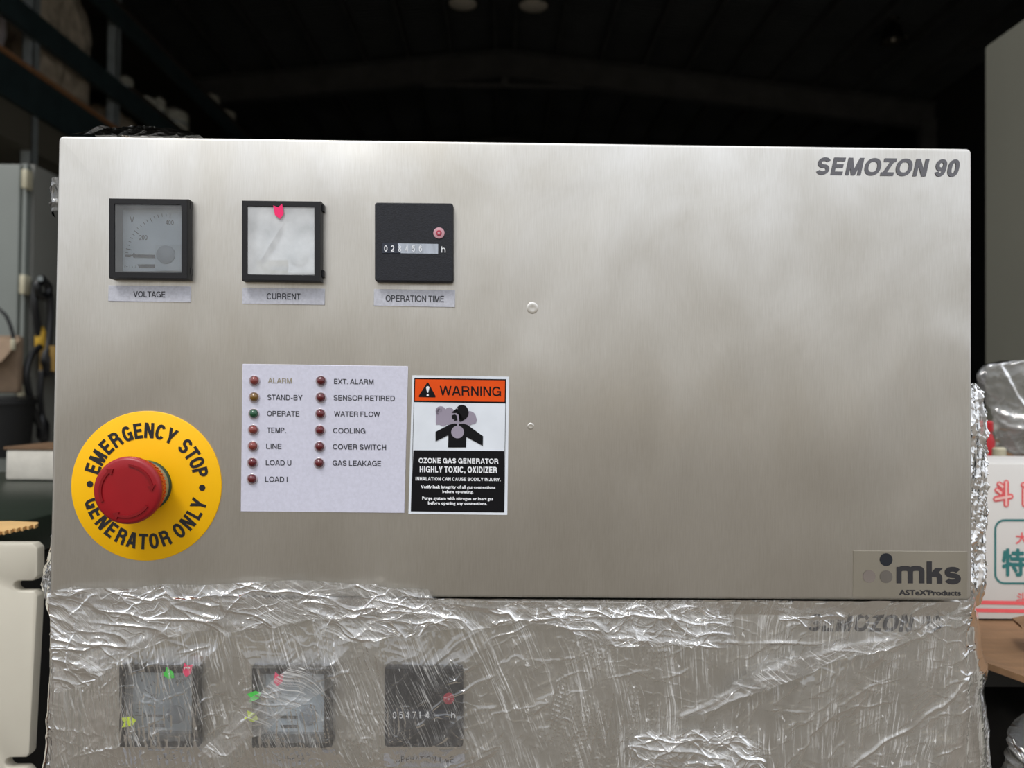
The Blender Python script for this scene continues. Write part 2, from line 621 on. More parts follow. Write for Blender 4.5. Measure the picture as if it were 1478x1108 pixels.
def film_material(name, gain=1.7, milk=1.0, tint=(0.93, 0.93, 0.93), rough=0.045, line_gain=1.2):
    """thin clear stretch film: see-through, glossy, cloudy where it lies folded in many layers"""
    m = bpy.data.materials.new(name)
    m.use_nodes = True
    nt = m.node_tree
    N, L = nt.nodes, nt.links
    N.clear()
    out = N.new('ShaderNodeOutputMaterial')
    tr = N.new('ShaderNodeBsdfTransparent')
    tr.inputs[0].default_value = tint + (1,)
    gl = N.new('ShaderNodeBsdfGlossy')
    gl.inputs['Roughness'].default_value = rough
    gl.inputs['Color'].default_value = (1, 1, 1, 1)
    df = N.new('ShaderNodeBsdfDiffuse')
    df.inputs[0].default_value = (0.80, 0.80, 0.79, 1)
    tl = N.new('ShaderNodeBsdfTranslucent')
    tl.inputs[0].default_value = (0.80, 0.80, 0.79, 1)
    dm = N.new('ShaderNodeMixShader')
    dm.inputs[0].default_value = 0.35
    L.new(df.outputs[0], dm.inputs[1])
    L.new(tl.outputs[0], dm.inputs[2])
    at_ = N.new('ShaderNodeAttribute')
    at_.attribute_name = 'milk'
    mk = N.new('ShaderNodeMath')
    mk.operation = 'MULTIPLY'
    mk.use_clamp = True
    mk.inputs[1].default_value = milk
    L.new(at_.outputs['Fac'], mk.inputs[0])
    m1 = N.new('ShaderNodeMixShader')
    L.new(tr.outputs[0], m1.inputs[1])
    L.new(dm.outputs[0], m1.inputs[2])
    def attr(n):
        q = N.new('ShaderNodeAttribute')
        q.attribute_name = n
        return q.outputs['Fac']

    def mth(op, a, b_, cl=False):
        n = N.new('ShaderNodeMath')
        n.operation = op
        n.use_clamp = cl
        for i, q in enumerate((a, b_)):
            if isinstance(q, (int, float)):
                n.inputs[i].default_value = q
            else:
                L.new(q, n.inputs[i])
        return n.outputs[0]

    def nz_(su, sv, detail=2.0):
        c = N.new('ShaderNodeCombineXYZ')
        L.new(mth('MULTIPLY', attr('su'), su), c.inputs[0])
        L.new(mth('MULTIPLY', attr('sv'), sv), c.inputs[1])
        n = N.new('ShaderNodeTexNoise')
        n.inputs['Scale'].default_value = 1.0
        n.inputs['Detail'].default_value = detail
        L.new(c.outputs[0], n.inputs['Vector'])
        return n.outputs[0]

    def mr(v, a, b_, c=0.0, d=1.0):
        n = N.new('ShaderNodeMapRange')
        n.inputs[1].default_value, n.inputs[2].default_value = a, b_
        n.inputs[3].default_value, n.inputs[4].default_value = c, d
        L.new(v, n.inputs[0])
        return n.outputs[0]

    def line(su, sv, thin):
        # thin bright stretch lines: where a stretched noise crosses its middle
        d = mth('ABSOLUTE', mth('SUBTRACT', nz_(su, sv), .5), 0)
        return mr(d, thin, thin * .25, 0, 1)
    l1 = mth('MULTIPLY', line(330, 9, .022), mr(nz_(50, 22), .47, .62))
    l2 = mth('MULTIPLY', line(560, 15, .030), mr(nz_(90, 30), .49, .62))
    l3 = mth('MULTIPLY', line(170, 7, .010), mr(nz_(35, 40), .45, .6))
    l4 = mth('MULTIPLY', mr(nz_(300, 160, 2), .66, .72), mr(nz_(60, 90), .48, .6))  # white flecks mixed into the cloudiness as painted glints
    lines = mth('ADD', mth('ADD', mth('MULTIPLY', l1, .55), mth('MULTIPLY', l2, .42)), mth('ADD', mth('MULTIPLY', l3, .5), mth('MULTIPLY', l4, 1.2)), True)
    L.new(mth('MULTIPLY', mth('ADD', mk.outputs[0], mth('MULTIPLY', lines, line_gain)), attr('fade'), True), m1.inputs[0])
    bp = N.new('ShaderNodeBump')
    bp.inputs['Strength'].default_value = 0.32
    bp.inputs['Distance'].default_value = 0.0006
    L.new(mth('ADD', mth('MULTIPLY', nz_(300, 50, 1.0), .8), mth('MULTIPLY', lines, .5)), bp.inputs['Height'])
    L.new(bp.outputs[0], gl.inputs['Normal'])
    fr = N.new('ShaderNodeFresnel')
    fr.inputs[0].default_value = 1.5
    L.new(bp.outputs[0], fr.inputs['Normal'])
    fm = N.new('ShaderNodeMath')
    fm.operation = 'MULTIPLY'
    fm.use_clamp = True
    L.new(mth('MULTIPLY', attr('fade'), gain), fm.inputs[1])
    L.new(fr.outputs[0], fm.inputs[0])
    m2 = N.new('ShaderNodeMixShader')
    L.new(fm.outputs[0], m2.inputs[0])
    L.new(m1.outputs[0], m2.inputs[1])
    L.new(gl.outputs[0], m2.inputs[2])
    L.new(m2.outputs[0], out.inputs[0])
    return m


def glass_material(name, tint=(0.9, 0.93, 0.94), haze=0.0):
    m = bpy.data.materials.new(name)
    m.use_nodes = True
    nt = m.node_tree
    N, L = nt.nodes, nt.links
    N.clear()
    out = N.new('ShaderNodeOutputMaterial')
    tr = N.new('ShaderNodeBsdfTransparent')
    tr.inputs[0].default_value = tint + (1,)
    gl = N.new('ShaderNodeBsdfGlossy')
    gl.inputs['Roughness'].default_value = 0.04
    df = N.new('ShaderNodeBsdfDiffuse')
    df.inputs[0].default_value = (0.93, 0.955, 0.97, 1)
    tc = N.new('ShaderNodeTexCoord')
    nz = N.new('ShaderNodeTexNoise')
    nz.inputs['Scale'].default_value = 70
    nz.inputs['Detail'].default_value = 6
    L.new(tc.outputs['Object'], nz.inputs['Vector'])
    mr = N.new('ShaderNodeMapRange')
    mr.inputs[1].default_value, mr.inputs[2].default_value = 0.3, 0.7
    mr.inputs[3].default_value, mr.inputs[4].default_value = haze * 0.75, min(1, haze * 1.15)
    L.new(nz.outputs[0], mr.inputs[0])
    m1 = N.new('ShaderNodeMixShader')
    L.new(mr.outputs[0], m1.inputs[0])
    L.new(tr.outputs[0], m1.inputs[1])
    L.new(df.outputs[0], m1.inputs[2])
    fr = N.new('ShaderNodeFresnel')
    fr.inputs[0].default_value = 1.5
    m2 = N.new('ShaderNodeMixShader')
    L.new(fr.outputs[0], m2.inputs[0])
    L.new(m1.outputs[0], m2.inputs[1])
    L.new(gl.outputs[0], m2.inputs[2])
    L.new(m2.outputs[0], out.inputs[0])
    return m


STEEL = steel_material()
FILM = film_material('clear_stretch_film', gain=3.4)
FILM_BAG = film_material('plastic_bag_film', gain=1.6, milk=1.0, line_gain=.25)
GLASS = glass_material('meter_glass', (0.96, 0.98, 1.0), 0.13)  # slight diffuse haze stands in for sky reflected in the glass
GLASS_HAZY = glass_material('milky_meter_glass', (0.97, 0.98, 0.99), 0.58)  # strong milky white haze over the current meter's dial
BLACK_PL = mat('black_plastic', (24, 24, 27), 0.45, spec=.35, bump=(900, 0.3, (1, 1, 1), 0.0002))
COUNTER_BL = mat('counter_black_plastic', (30, 32, 39), 0.55, spec=.35, noise=(900, 0.25), bump=(1200, 0.5, (1, 1, 1), 0.0003))
DIAL = mat('dial_blue_grey', (200, 214, 224), 0.5, noise=(60, 0.05))
DIAL_CASE = mat('dial_case_grey', (150, 158, 164), 0.5)
DIAL_HUB = mat('dial_hub_grey', (150, 160, 170), 0.35)
DIAL_WHITE = mat('dial_white', (225, 232, 238), 0.5)
DIAL_CREAM = mat('dial_cream', (160, 156, 130), 0.5)
INK = mat('black_ink', (28, 28, 32), 0.5)
INK_SOFT = mat('grey_ink', (44, 46, 54), 0.5)
INK_TITLE = mat('grey_title_ink', (100, 100, 106), 0.55)
INK_NAVY = mat('navy_ink', (22, 27, 36), 0.5)
INK_GREYDOT = mat('grey_dot_ink', (98, 93, 87), 0.5)
INK_LIGHTDOT = mat('pale_dot_ink', (122, 113, 107), 0.5)
WHITE_INK = mat('white_ink', (232, 234, 238), 0.5)
WHITE_VINYL = mat('white_vinyl', (222, 228, 236), 0.4)
BLACK_VINYL = mat('black_vinyl', (4, 4, 9), 0.5, spec=.25)
ORANGE_V = mat('orange_vinyl', (224, 76, 0), 0.5, spec=.3)
CLOUD_GREY = mat('cloud_grey_ink', (150, 142, 158), 0.5)
SILVER_LABEL = mat('silver_label', (196, 198, 208), 0.42, 0.25, noise=(700, 0.10), bump=(900, 0.3, (1, 1, 1), 0.0001))
LAMP_PLATE = mat('lavender_grey_foil', (214, 215, 232), 0.30, 0.15, noise=(600, 0.05))
LOGO_PLATE = mat('matt_silver_foil', (196, 192, 181), 0.38, 1.0, noise=(30, 0.08, (1, 1, .3)))
YELLOW = mat('yellow_plastic', (250, 190, 0), 0.5, spec=.3, noise=(30, 0.04))
RED_CAP = mat('red_button_plastic', (150, 5, 20), 0.38, noise=(60, 0.06))
RED_MARK = mat('red_arrow_relief', (128, 4, 16), 0.35)
RED_SIDE = mat('red_button_side', (190, 30, 22), 0.45)
COLLAR = mat('grey_collar', (150, 156, 150), 0.3, 0.5)
GREEN_RING = mat('dark_green_gasket', (22, 60, 44), 0.5)
LED_RED = mat('dark_red_lens', (90, 6, 16), 0.12, coat=0.6)
LED_PINK = mat('faded_red_lens', (124, 52, 46), 0.12, coat=0.6)
LED_AMBER = mat('amber_lens', (112, 80, 20), 0.12, coat=0.6)
LED_GREEN = mat('green_lens', (16, 76, 46), 0.12, coat=0.6)
LED_RING = mat('clear_lamp_rim', (182, 172, 178), 0.2)
PINK = mat('pink_sticker', (255, 30, 110), 0.5)
GREEN_ST = mat('green_sticker', (40, 225, 60), 0.5)
YEL_ST = mat('yellow_sticker', (225, 250, 20), 0.5)
ROSE = mat('rose_window', (196, 150, 160), 0.25)
ROSE_D = mat('rose_dot', (170, 50, 70), 0.3)
DIGIT_GLARE = mat('digit_glare_grey', (176, 184, 196), 0.35, noise=(260, 0.2, (1, 1, .2)))  # glare on the upper counter's window, painted as a pale colour
DIGIT_DARK = mat('digit_drum_black', (40, 46, 60), 0.35)

# ================================================================== the hall
WALL_DARK = mat('dark_wall_sheet', (34, 34, 33), 0.85, bump=(3, 0.3, (1, 8, 1), 0.02))
ROOF_SHEET = mat('dark_roof_sheet', (60, 62, 62), 0.8, noise=(0.8, 0.3))
ROOF_STEEL = mat('dark_roof_steel', (70, 70, 69), 0.8, noise=(3, 0.2))
FLOOR_M = mat('grey_concrete_floor', (150, 146, 138), 0.8, noise=(1.2, 0.2), bump=(30, 0.3, (1, 1, 1), 0.004))
YARD_M = mat('yard_asphalt', (103, 96, 86), 0.9, noise=(0.7, 0.15), bump=(25, 0.3, (1, 1, 1), 0.01))
FACADE = mat('cream_facade_render', (205, 192, 168), 0.85, noise=(0.6, 0.12))

CX = -0.01
HY0, HY1 = 0.7, 27.0                      # the hall starts behind the open front
RIDGE = Z0 + 0.12 + 6.95
SLOPE = 0.107
HX = 8.5


def roof_z(x):
    return RIDGE - SLOPE * abs(x - CX)


g = G().box(-HX, HX, HY0, HY1, -0.15, 0)
tag(g.build('floor', FLOOR_M), 'dark grey concrete floor of the hall', kind='structure')
g = G().box(-40, 40, -45, HY0, -0.15, -0.0)
tag(g.build('ground', YARD_M), 'pale concrete yard in front of the open hall', kind='structure')
g = G().box(-HX - .15, -HX, HY0, HY1, 0, roof_z(HX) + .1)
tag(g.build('wall_left', WALL_DARK), 'dark sheet wall behind the storage rack', kind='structure')
g = G().box(HX, HX + .15, HY0, HY1, 0, roof_z(HX) + .1)
tag(g.build('wall_right', WALL_DARK), 'dark sheet wall on the right of the hall', kind='structure')
g = G()
g.v = [(-HX, HY1, 0), (HX, HY1, 0), (HX, HY1, roof_z(HX)), (CX, HY1, RIDGE), (-HX, HY1, roof_z(HX))]
g.v += [(a, b + .15, c) for a, b, c in g.v]
g.f = [(0, 1, 2, 3, 4), (9, 8, 7, 6, 5), (0, 5, 6, 1), (1, 6, 7, 2), (2, 7, 8, 3), (3, 8, 9, 4), (4, 9, 5, 0)]
tag(g.build('wall_back', WALL_DARK), 'dark far gable wall of the hall', kind='structure')

# unseen gable above the generators' wide door, added to darken the hall
g = G()
g.v = [(-HX, HY0, 6.9), (HX, HY0, 6.9), (HX, HY0, roof_z(HX)), (CX, HY0, RIDGE), (-HX, HY0, roof_z(HX))]
g.v += [(a, b + .1, c) for a, b, c in g.v]
g.f = [(0, 1, 2, 3, 4), (9, 8, 7, 6, 5), (0, 5, 6, 1), (1, 6, 7, 2), (2, 7, 8, 3), (3, 8, 9, 4), (4, 9, 5, 0)]
tag(g.build('wall_front', WALL_DARK), 'unseen dark sheet gable added above the wide open door', kind='structure')
# roof deck: folded sheet with ribs that run from eave to ridge
g = G()
n = int((HY1 - HY0) / 0.105)
prof = []
for k in range(n):
    y = HY0 + k * 0.105
    prof += [(y, 0.0), (y + 0.06, 0.0), (y + 0.072, 0.03), (y + 0.093, 0.03)]
for side in (-1, 1):
    P = np.array([[(CX, y, RIDGE + h), (CX + side * (HX + .2), y, roof_z(HX + .2) + h)] for y, h in prof])
    g.ngrid(P)
ceiling = tag(g.build('ceiling', ROOF_SHEET), 'dark ribbed metal roof deck sloping from the ridge', kind='structure')
for side in (-1, 1):
    for xo in [0.19] + [0.19 + 0.845 * k for k in range(1, 10)]:
        x = CX + side * xo
        z = roof_z(x) - 0.075
        G().box(x - .03, x + .03, HY0, HY1, z - .085, z + .07).build('purlin', ROOF_STEEL, ceiling)
for i, fy in enumerate((.95, 4.6, 9.5, 14.55, 19.6, 24.6)):
    for side in (-1, 1):
        for dz, hh, ww in ((-.18, .03, .22), (-.68, .03, .22), (-.43, .5, .03)):
            a = Vector((CX, fy, RIDGE + dz))
            b = Vector((CX + side * HX, fy, roof_z(HX) + dz))
            if dz == -.18:
                rg = G()
            rg.bar(a, b, ww, hh)
        rg.build('rafter', ROOF_STEEL, ceiling)
        G().box(*sorted((CX + side * (HX - .3), CX + side * HX)), fy - .1, fy + .1, 0, roof_z(HX) - .5).build('column', ROOF_STEEL, ceiling)
    G().bar((CX - 1.55, fy, RIDGE - .86), (CX + 1.55, fy, RIDGE - .86), .1, .08).build('collar_tie', ROOF_STEEL, ceiling)
    G().bar((CX, fy, RIDGE - .9), (CX, fy, RIDGE - .2), .14, .14).build('king_post', ROOF_STEEL, ceiling)

# building across the yard (seen only as a reflection in the steel)
g = G().box(-30, 30, -34, -30, 0, 6.0)
tag(g.build('wall_opposite', FACADE), 'cream rendered wall of the building across the yard', kind='structure')

# high bay lamps under the roof
LAMP_ALU = mat('lamp_spun_aluminium', (120, 116, 108), 0.35, 0.8)
LAMP_GLASS = mat('lamp_pale_glass', (205, 196, 180), 0.25, spec=0.8)
LAMP_BLACK = mat('lamp_black_housing', (14, 14, 14), 0.5)


def high_bay(px, py, y, r, label, group=None, glass=None):
    c = at(px, py, y)
    t = thing('high_bay_lamp', label, 'lamp', tuple(c), group)
    ax = Vector((0, 0, -1))
    top = c + Vector((0, 0, .02))
    G().lathe(top, (0, 0, 1), [(0, r * 1.06), (.05, r * 1.04), (.16, r * .8), (.26, r * .35), (.30, r * .3)], 32).build('reflector', LAMP_BLACK, t, smooth=1)
    G().lathe(top, (0, 0, -1), [(0, r), (.02, r * .97), (.05, r * .6), (.058, 0.01)], 32).build('lens', glass or LAMP_GLASS, t, smooth=1)
    G().lathe(top + Vector((0, 0, -.012)), (0, 0, -1), [(-.01, r * 1.1), (.0, r * 1.12), (.012, r * 1.1), (.012, r * 1.0), (-.01, r * 1.0), (-.01, r * 1.1)], 32, cap=False).build('rim', LAMP_BLACK, t, smooth=1)
    G().lathe(top + Vector((0, 0, .3)), (0, 0, 1), [(0, .1), (.25, .1), (.27, .06), (.30, .04)], 20).build('ballast_housing', LAMP_ALU, t, smooth=1)
    zr = roof_z(c.x) - .02
    G().tube([top + Vector((0, 0, .58)), Vector((c.x, c.y, zr))], .015).build('hanging_rod', LAMP_BLACK, t)
    for s in (-1, 1):
        k = G().lathe(top + Vector((s * .1 + .02, -r * 1.12, -.06 + .02 * s)), (0, 0, 1), [(-.03, .012), (-.02, .03), (.02, .03), (.03, .012)], 12)
        k.build('safety_clip', LAMP_GLASS if s < 0 else LAMP_ALU, t, smooth=1)


high_bay(668, 6, 11.0, .215, 'round high bay lamp hanging just left of the roof ridge')
high_bay(770, 9, 11.0, .215, 'round high bay lamp hanging just right of the roof ridge')
high_bay(1288, 60, 12.0, .17, 'small dim high bay lamp far right under the dark roof',
         glass=mat('dim_lamp_glass', (70, 66, 60), .3))  # darker lens glass than on the other two lamps

# ================================================================== storage rack on the left
RACK = mat('dark_green_rack_steel', (46, 60, 62), 0.55, noise=(6, 0.2))
RACK_POST = mat('grey_rack_post', (160, 168, 168), 0.45, 0.3, noise=(8, 0.15))
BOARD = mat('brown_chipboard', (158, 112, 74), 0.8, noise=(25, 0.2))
BOARD_SHADED = mat('shaded_dark_board', (62, 54, 46), 0.85, noise=(20, .2))  # shade under the upper boards put into a darker board colour
WRAP_BEIGE = mat('dusty_beige_wrap', (196, 182, 160), 0.25, spec=.8, noise=(7, 0.3), bump=(9, 0.9, (1, 1, .5), 0.05))
WRAP_GREY = mat('dusty_grey_wrap', (200, 190, 190), 0.2, spec=.9, noise=(9, 0.35), bump=(12, 1.0, (1, 1, .6), 0.06))
FOIL = mat('dull_metal_canister', (236, 228, 210), 0.30, 0.35, noise=(14, 0.3), bump=(10, .6, (1, 1, .5), .02))
RX = -4.55
CZ = CAM_LOC.z
rack = thing('storage_rack', 'tall dark steel storage rack receding along the left side of the hall', 'rack', (RX - .5, 7.0, 0))


def rz(ratio):
    return CZ + ratio * (-(RX - CX))


for yy in (2.2, 4.4, 6.9, 8.45, 12.6, 17.0):
    for xx in (RX - 1.0, RX):
        p = G()
        zp = 6.6 if yy < 10 else rz(.80)
        p.box(xx - .055, xx + .055, yy - .04, yy - .03, 0, zp).box(xx + .045, xx + .055, yy - .04, yy + .06, 0, zp).box(xx - .055, xx - .045, yy - .04, yy + .06, 0, zp)
        p.build('post', RACK_POST, rack)
levels = [(.668, .36, .05), (.80, .24, 0), (.985, .2, 0)]
for ratio, h, bt in levels:
    z = rz(ratio)
    for xx in (RX - .98, RX + .07):
        G().box(xx - .03, xx + .03, 2.0, 18, z - h - .04, z - .04).build('beam', RACK, rack)
    G().box(RX - 1.0, RX + .115, 8.7 if ratio == .80 else 2.0, 18, z - .035, z + .01).build('shelf_board', BOARD if ratio == .668 else BOARD_SHADED, rack)
G().box(RX - 1.0, RX + .05, 2.0, 18, rz(.505), rz(.58)).build('lower_beam', mat('dusty_brown_beam', (96, 92, 80), 0.7), rack)
for xx in (RX - 1, RX + .05):
    for zz in (0.3,):
        G().box(xx - .03, xx + .03, 2.0, 18, zz, zz + .12).build('beam', RACK, rack)


def wrapped(name, label, x0, x1, y0, y1, z0, z1, m, seed, cat='bundle', group=None):
    """lumpy film-wrapped load: a subdivided box pushed about by noise"""
    bm = bmesh.new()
    bmesh.ops.create_cube(bm, size=1)
    bmesh.ops.subdivide_edges(bm, edges=bm.edges, cuts=11, use_grid_fill=True)
    rnd = np.random.RandomState(seed)
    off = Vector(rnd.rand(3) * 50)
    from mathutils import noise as mn
    cx, cy, cz = (x0 + x1) / 2, (y0 + y1) / 2, z0
    s = min(x1 - x0, y1 - y0, z1 - z0)
    for v in bm.verts:
        q = Vector((v.co.x, v.co.y, v.co.z))
        r = max(abs(q.x), abs(q.y), abs(q.z))
        L2 = (abs(q.x) ** 6 + abs(q.y) ** 6 + abs(q.z) ** 6) ** (1 / 6)
        q *= r / L2 * (1.0)
        w = Vector((q.x * (x1 - x0), q.y * (y1 - y0), (q.z + .5) * (z1 - z0)))
        d = mn.noise_vector(w * (5.0 / s * .6) + off) * (.06 * s) + mn.noise_vector(w * (5.0 / s * 2) + off) * (.03 * s)
        w += d
        w.z = max(w.z, 0.002)
        v.co = w
    me = bpy.data.meshes.new(name)
    bm.to_mesh(me)
    bm.free()
    me.materials.append(m)
    me.shade_smooth()
    o = bpy.data.objects.new(name, me)
    C.objects.link(o)
    o.location = (cx, cy, cz)
    return tag(o, label, cat, group)


zb = rz(.668) + .012
wrapped('wrapped_bundle', 'film-wrapped grey bundle nearest the camera on the rack shelf', RX - .9, RX - .05, 6.0, 6.75, zb, zb + .95, WRAP_GREY, 3)
wrapped('wrapped_bundle', 'large dusty beige wrapped load between the two rack posts', RX - .9, RX - .02, 7.05, 8.15, zb, zb + 1.25, WRAP_BEIGE, 5)
wrapped('wrapped_bundle', 'low dark wrapped load on the shelf behind the far rack post', RX - .9, RX - .1, 8.6, 10.2, zb, zb + .40, WRAP_BEIGE, 15)


def canister(px, py, r, h, lvl, label, seed, tilt=0.0):
    ratio = {0: .80, 1: .985, 2: .80}[lvl]
    z = rz(ratio) + .012
    x = RX - .18
    y = CAM_LOC.y + (x - CAM_LOC.x) * F_PX / (px - 724)
    t = thing('metal_canister', label, 'canister', (x, y, z), 'metal canisters on the rack')
    c = Vector((x, y, z))
    G().lathe(c, (0, 0, 1), [(0, r * .96), (.015, r), (h * .8, r), (h * .86, r * .9), (h * .92, r * .5), (h * .92, r * .35)], 24).build('body', FOIL, t, smooth=1)
    G().lathe(c + Vector((0, 0, h * .9)), (0, 0, 1), [(0, r * .4), (h * .1, r * .4), (h * .12, r * .3)], 16).build('cap', LAMP_ALU, t, smooth=1)
    G().lathe(c + Vector((0, 0, h * .45)), (0, 0, 1), [(-.012, r), (-.012, r * 1.04), (.012, r * 1.04), (.012, r)], 24, cap=False).build('band', RACK_POST, t, smooth=1)


canister(176, 115, .10, .30, 0, 'slim metal canister just beyond the far post on the middle rack shelf', 1)
canister(226, 140, .08, .42, 0, 'tall bright metal canister in the middle of the rack shelf row', 2)
canister(247, 160, .20, .42, 0, 'wide dull metal canister at the right of the middle rack shelf row', 3)
canister(297, 140, .16, .30, 1, 'metal canister farther left of the pair on the upper rack beam', 4)
canister(322, 165, .15, .34, 1, 'metal canister at the right end of the pair on the upper rack beam', 5)
canister(205, 130, .14, .25, 0, 'small dark metal canister between two taller ones on the rack', 6)

# ================================================================== cabinets and clutter on the left
CAB_LIGHT = mat('light_grey_cabinet_paint', (110, 115, 110), 0.45, noise=(5, 0.05))
CAB_SIDE = mat('shaded_cabinet_side', (104, 104, 98), 0.5, noise=(4, 0.06))  # darker than the door: the side's shade is put into its colour
HINGE_M = mat('cream_hinge_plastic', (176, 170, 146), 0.4)
CABLE = mat('black_cable', (14, 14, 16), 0.4)
YPLUG = mat('yellow_plug', (190, 150, 40), 0.5)
yf = 1.95
cx1 = at(39, 300, yf).x
cab = thing('control_cabinet', 'tall light grey control cabinet at left with three cream hinges', 'cabinet', (cx1 - .3, yf + .3, 0))
ztop = at(30, 232, yf).z
G().box(cx1 - .62, cx1, yf + .035, yf + .30, .0, ztop).build('body', CAB_SIDE, cab, bevel=.004)
G().box(cx1 - .62, cx1 - .024, yf, yf + .033, .06, ztop - .01).build('door', CAB_LIGHT, cab, bevel=.006)
G().box(cx1 - .021, cx1 - .008, yf + .008, yf + .034, .06, ztop - .005).build('door_frame', CAB_LIGHT, cab, bevel=.003)
for py in (259, 411, 571, 735):
    z = at(36, py, yf).z
    h = G().box(cx1 - .012, cx1 + .006, yf - .014, yf + .02, z - .030, z + .030)
    h.build('hinge', HINGE_M, cab, bevel=.004)
cab2 = thing('control_cabinet', 'second grey cabinet standing directly behind the hinged one', 'cabinet', (cx1 - .3, yf + .9, 0))
G().box(cx1 - .62, cx1 + .004, yf + .315, yf + 1.5, 0, ztop).build('body', CAB_SIDE, cab2, bevel=.004)
G().box(cx1 + .004, cx1 + .012, yf + .315, yf + .335, 0.02, ztop - .01).build('corner_strip', CAB_LIGHT, cab2)

# coiled leads hung on the cabinet side
def lead(pts, r, name='cable_bundle', label='', plug=None, ps=1.0):
    t = thing(name, label, 'cable', tuple(pts[0]))
    G().tube(smooth_pts(pts, 8), r, 8).build('lead', CABLE, t, smooth=True)
    if plug:
        G().lathe(pts[-1], plug[0], [(-.03 * ps, .010 * ps), (-.02 * ps, .015 * ps), (.03 * ps, .015 * ps), (.045 * ps, .008 * ps)], 12).build('plug', plug[1], t, smooth=1)
    return t


def smooth_pts(pts, n):
    pts = [Vector(p) for p in pts]
    out = []
    for i in range(len(pts) - 1):
        p0, p1, p2, p3 = pts[max(i - 1, 0)], pts[i], pts[i + 1], pts[min(i + 2, len(pts) - 1)]
        for k in range(n):
            t = k / n
            out.append(0.5 * ((2 * p1) + (-p0 + p2) * t + (2 * p0 - 5 * p1 + 4 * p2 - p3) * t * t + (-p0 + 3 * p1 - 3 * p2 + p3) * t ** 3))
    out.append(pts[-1])
    return out


def side(px, py, dx=.03):
    """point near the cabinet's right side seen at (px, py)"""
    x = cx1 + dx
    y = CAM_LOC.y + (x - CAM_LOC.x) * F_PX / (px - 724)
    return at(px, py, y)


G().tube([side(58, 402, 0), side(58, 402, .09)], .008).build('hook', RACK_POST, cab)
lead([side(62, 405), side(70, 415), side(73, 450), side(70, 490), side(64, 520), side(68, 530)], .011, label='black cable looped over the cabinet side with its plug hanging down', plug=((0, 0, 1), CABLE))
lead([side(60, 404, .045), side(52, 412, .045), side(50, 440, .045), side(55, 475, .045), side(58, 492, .045)], .011, label='black cable with a yellow plug hanging on the cabinet side', plug=((0, 0, 1), YPLUG))
lead([side(62, 402, .06), side(54, 410, .06), side(56, 424, .06), side(66, 428, .06), side(70, 414, .06), side(60, 404, .06)], .012, label='small black cable coil at the top of the hanging leads')
lead([side(58, 500, .07), side(44, 515, .07), side(38, 545, .07), side(48, 590, .07), side(60, 620, .07)], .010, label='thin black cable drooping in a long bow beside the cabinet', plug=((0, 0, 1), CABLE))
lead([side(60, 535, .05), side(58, 570, .05), side(62, 610, .05), side(64, 626, .05)], .009, label='short straight black lead ending above the white block', plug=((0, 0, 1), CABLE))
G().box(side(68, 510).x - .02, side(68, 510).x + .05, 2.0, 2.12, side(60, 512).z - .05, side(60, 498).z).build('wall_clip', mat('tan_clip', (150, 120, 60), 0.6), cab)

# brown cardboard box and black tub in front of the cabinet
KRAFT = mat('brown_kraft_board', (128, 108, 88), 0.85, noise=(30, 0.15), bump=(60, .4, (1, 1, .1), .001))
c0, c1 = at(-80, 478, 1.8), at(26, 520, 1.8)
tb_top = at(0, 690, 1.45).z
box = thing('cardboard_box', 'crumpled brown cardboard box left of the hanging cables', 'box', ((c0.x + c1.x) / 2, 1.85, c1.z))
G().box(c0.x, c1.x, 1.8, 1.83, at(0, 567, 1.8).z, c0.z - .01).build('carton', KRAFT, box, bevel=.008)
g = G()
g.poly([(c0.x, 1.8, c0.z - .012), (c1.x + .006, 1.8, c0.z - .02), (c1.x - .01, 1.74, c0.z - .09), (c0.x, 1.75, c0.z - .08)])
g.build('flap', KRAFT, box)
cc = at(-22, 600, 1.75)
tub = thing('black_tub', 'black plastic tub under the brown cardboard box', 'tub', (cc.x, 1.8, at(0, 662, 1.75).z))
G().lathe((cc.x, 1.82, at(0, 662, 1.75).z), (0, 0, 1), [(0, .075), (.12, .085), (.155, .088), (.155, .095), (.17, .095), (.17, .08), (.02, .07)], 32).build('shell', LAMP_BLACK, tub, smooth=1)
G().lathe((cc.x, 1.82, at(0, 662, 1.75).z), (0, 0, 1), [(.172, .096), (.178, .09), (.18, .02)], 32).build('lid', LAMP_BLACK, tub, smooth=1)
lead([at(-10, 440, 1.7), at(8, 455, 1.7), at(18, 480, 1.7), at(19, 498, 1.7)], .005, label='thin black lead arching over the brown cardboard box', plug=((0, 0, 1), HINGE_M), ps=.45)

# dark green machine cover with fins and slotted white plate
GREEN_TOP = mat('dark_green_machine_paint', (36, 44, 36), 0.40, spec=.4, noise=(5, 0.15), bump=(14, .15, (1, 4, 1), .003))
FIN_M = mat('brown_fin_metal', (120, 76, 46), 0.6, noise=(40, .3))
DARK_BODY = mat('black_machine_body', (16, 15, 15), 0.5)
PLATE_M = mat('off_white_painted_plate', (198, 193, 179), 0.45, noise=(9, 0.05), bump=(300, .1, (1, 1, 1), .0002))
ymf = .155
ytop = at(0, 783, ymf).z
yb = CAM_LOC.y + (CAM_LOC.z - ytop) * F_PX / (686 - 572)
mx1 = at(73, 700, ymf + .2).x + .03
mach = thing('finned_machine', 'dark green machine with brown cooling fins standing left of the generators', 'machine', (-.6, .5, 0))
G().box(-1.1, mx1, ymf + .015, yb, ytop - .035, ytop).build('top_cover', GREEN_TOP, mach, bevel=.004)
G().box(-1.08, mx1 - .004, ymf + .10, yb - .02, 0.05, ytop - .036).build('body', DARK_BODY, mach, bevel=.003)
fx0 = at(45, 900, ymf + .05).x
k = 0
x = fx0 - .2
while x < mx1 - .004:
    G().box(x, x + .0012, ymf + .03, ymf + .10, ytop - .42, ytop - .05).build('fin', FIN_M, mach)
    x += .0062
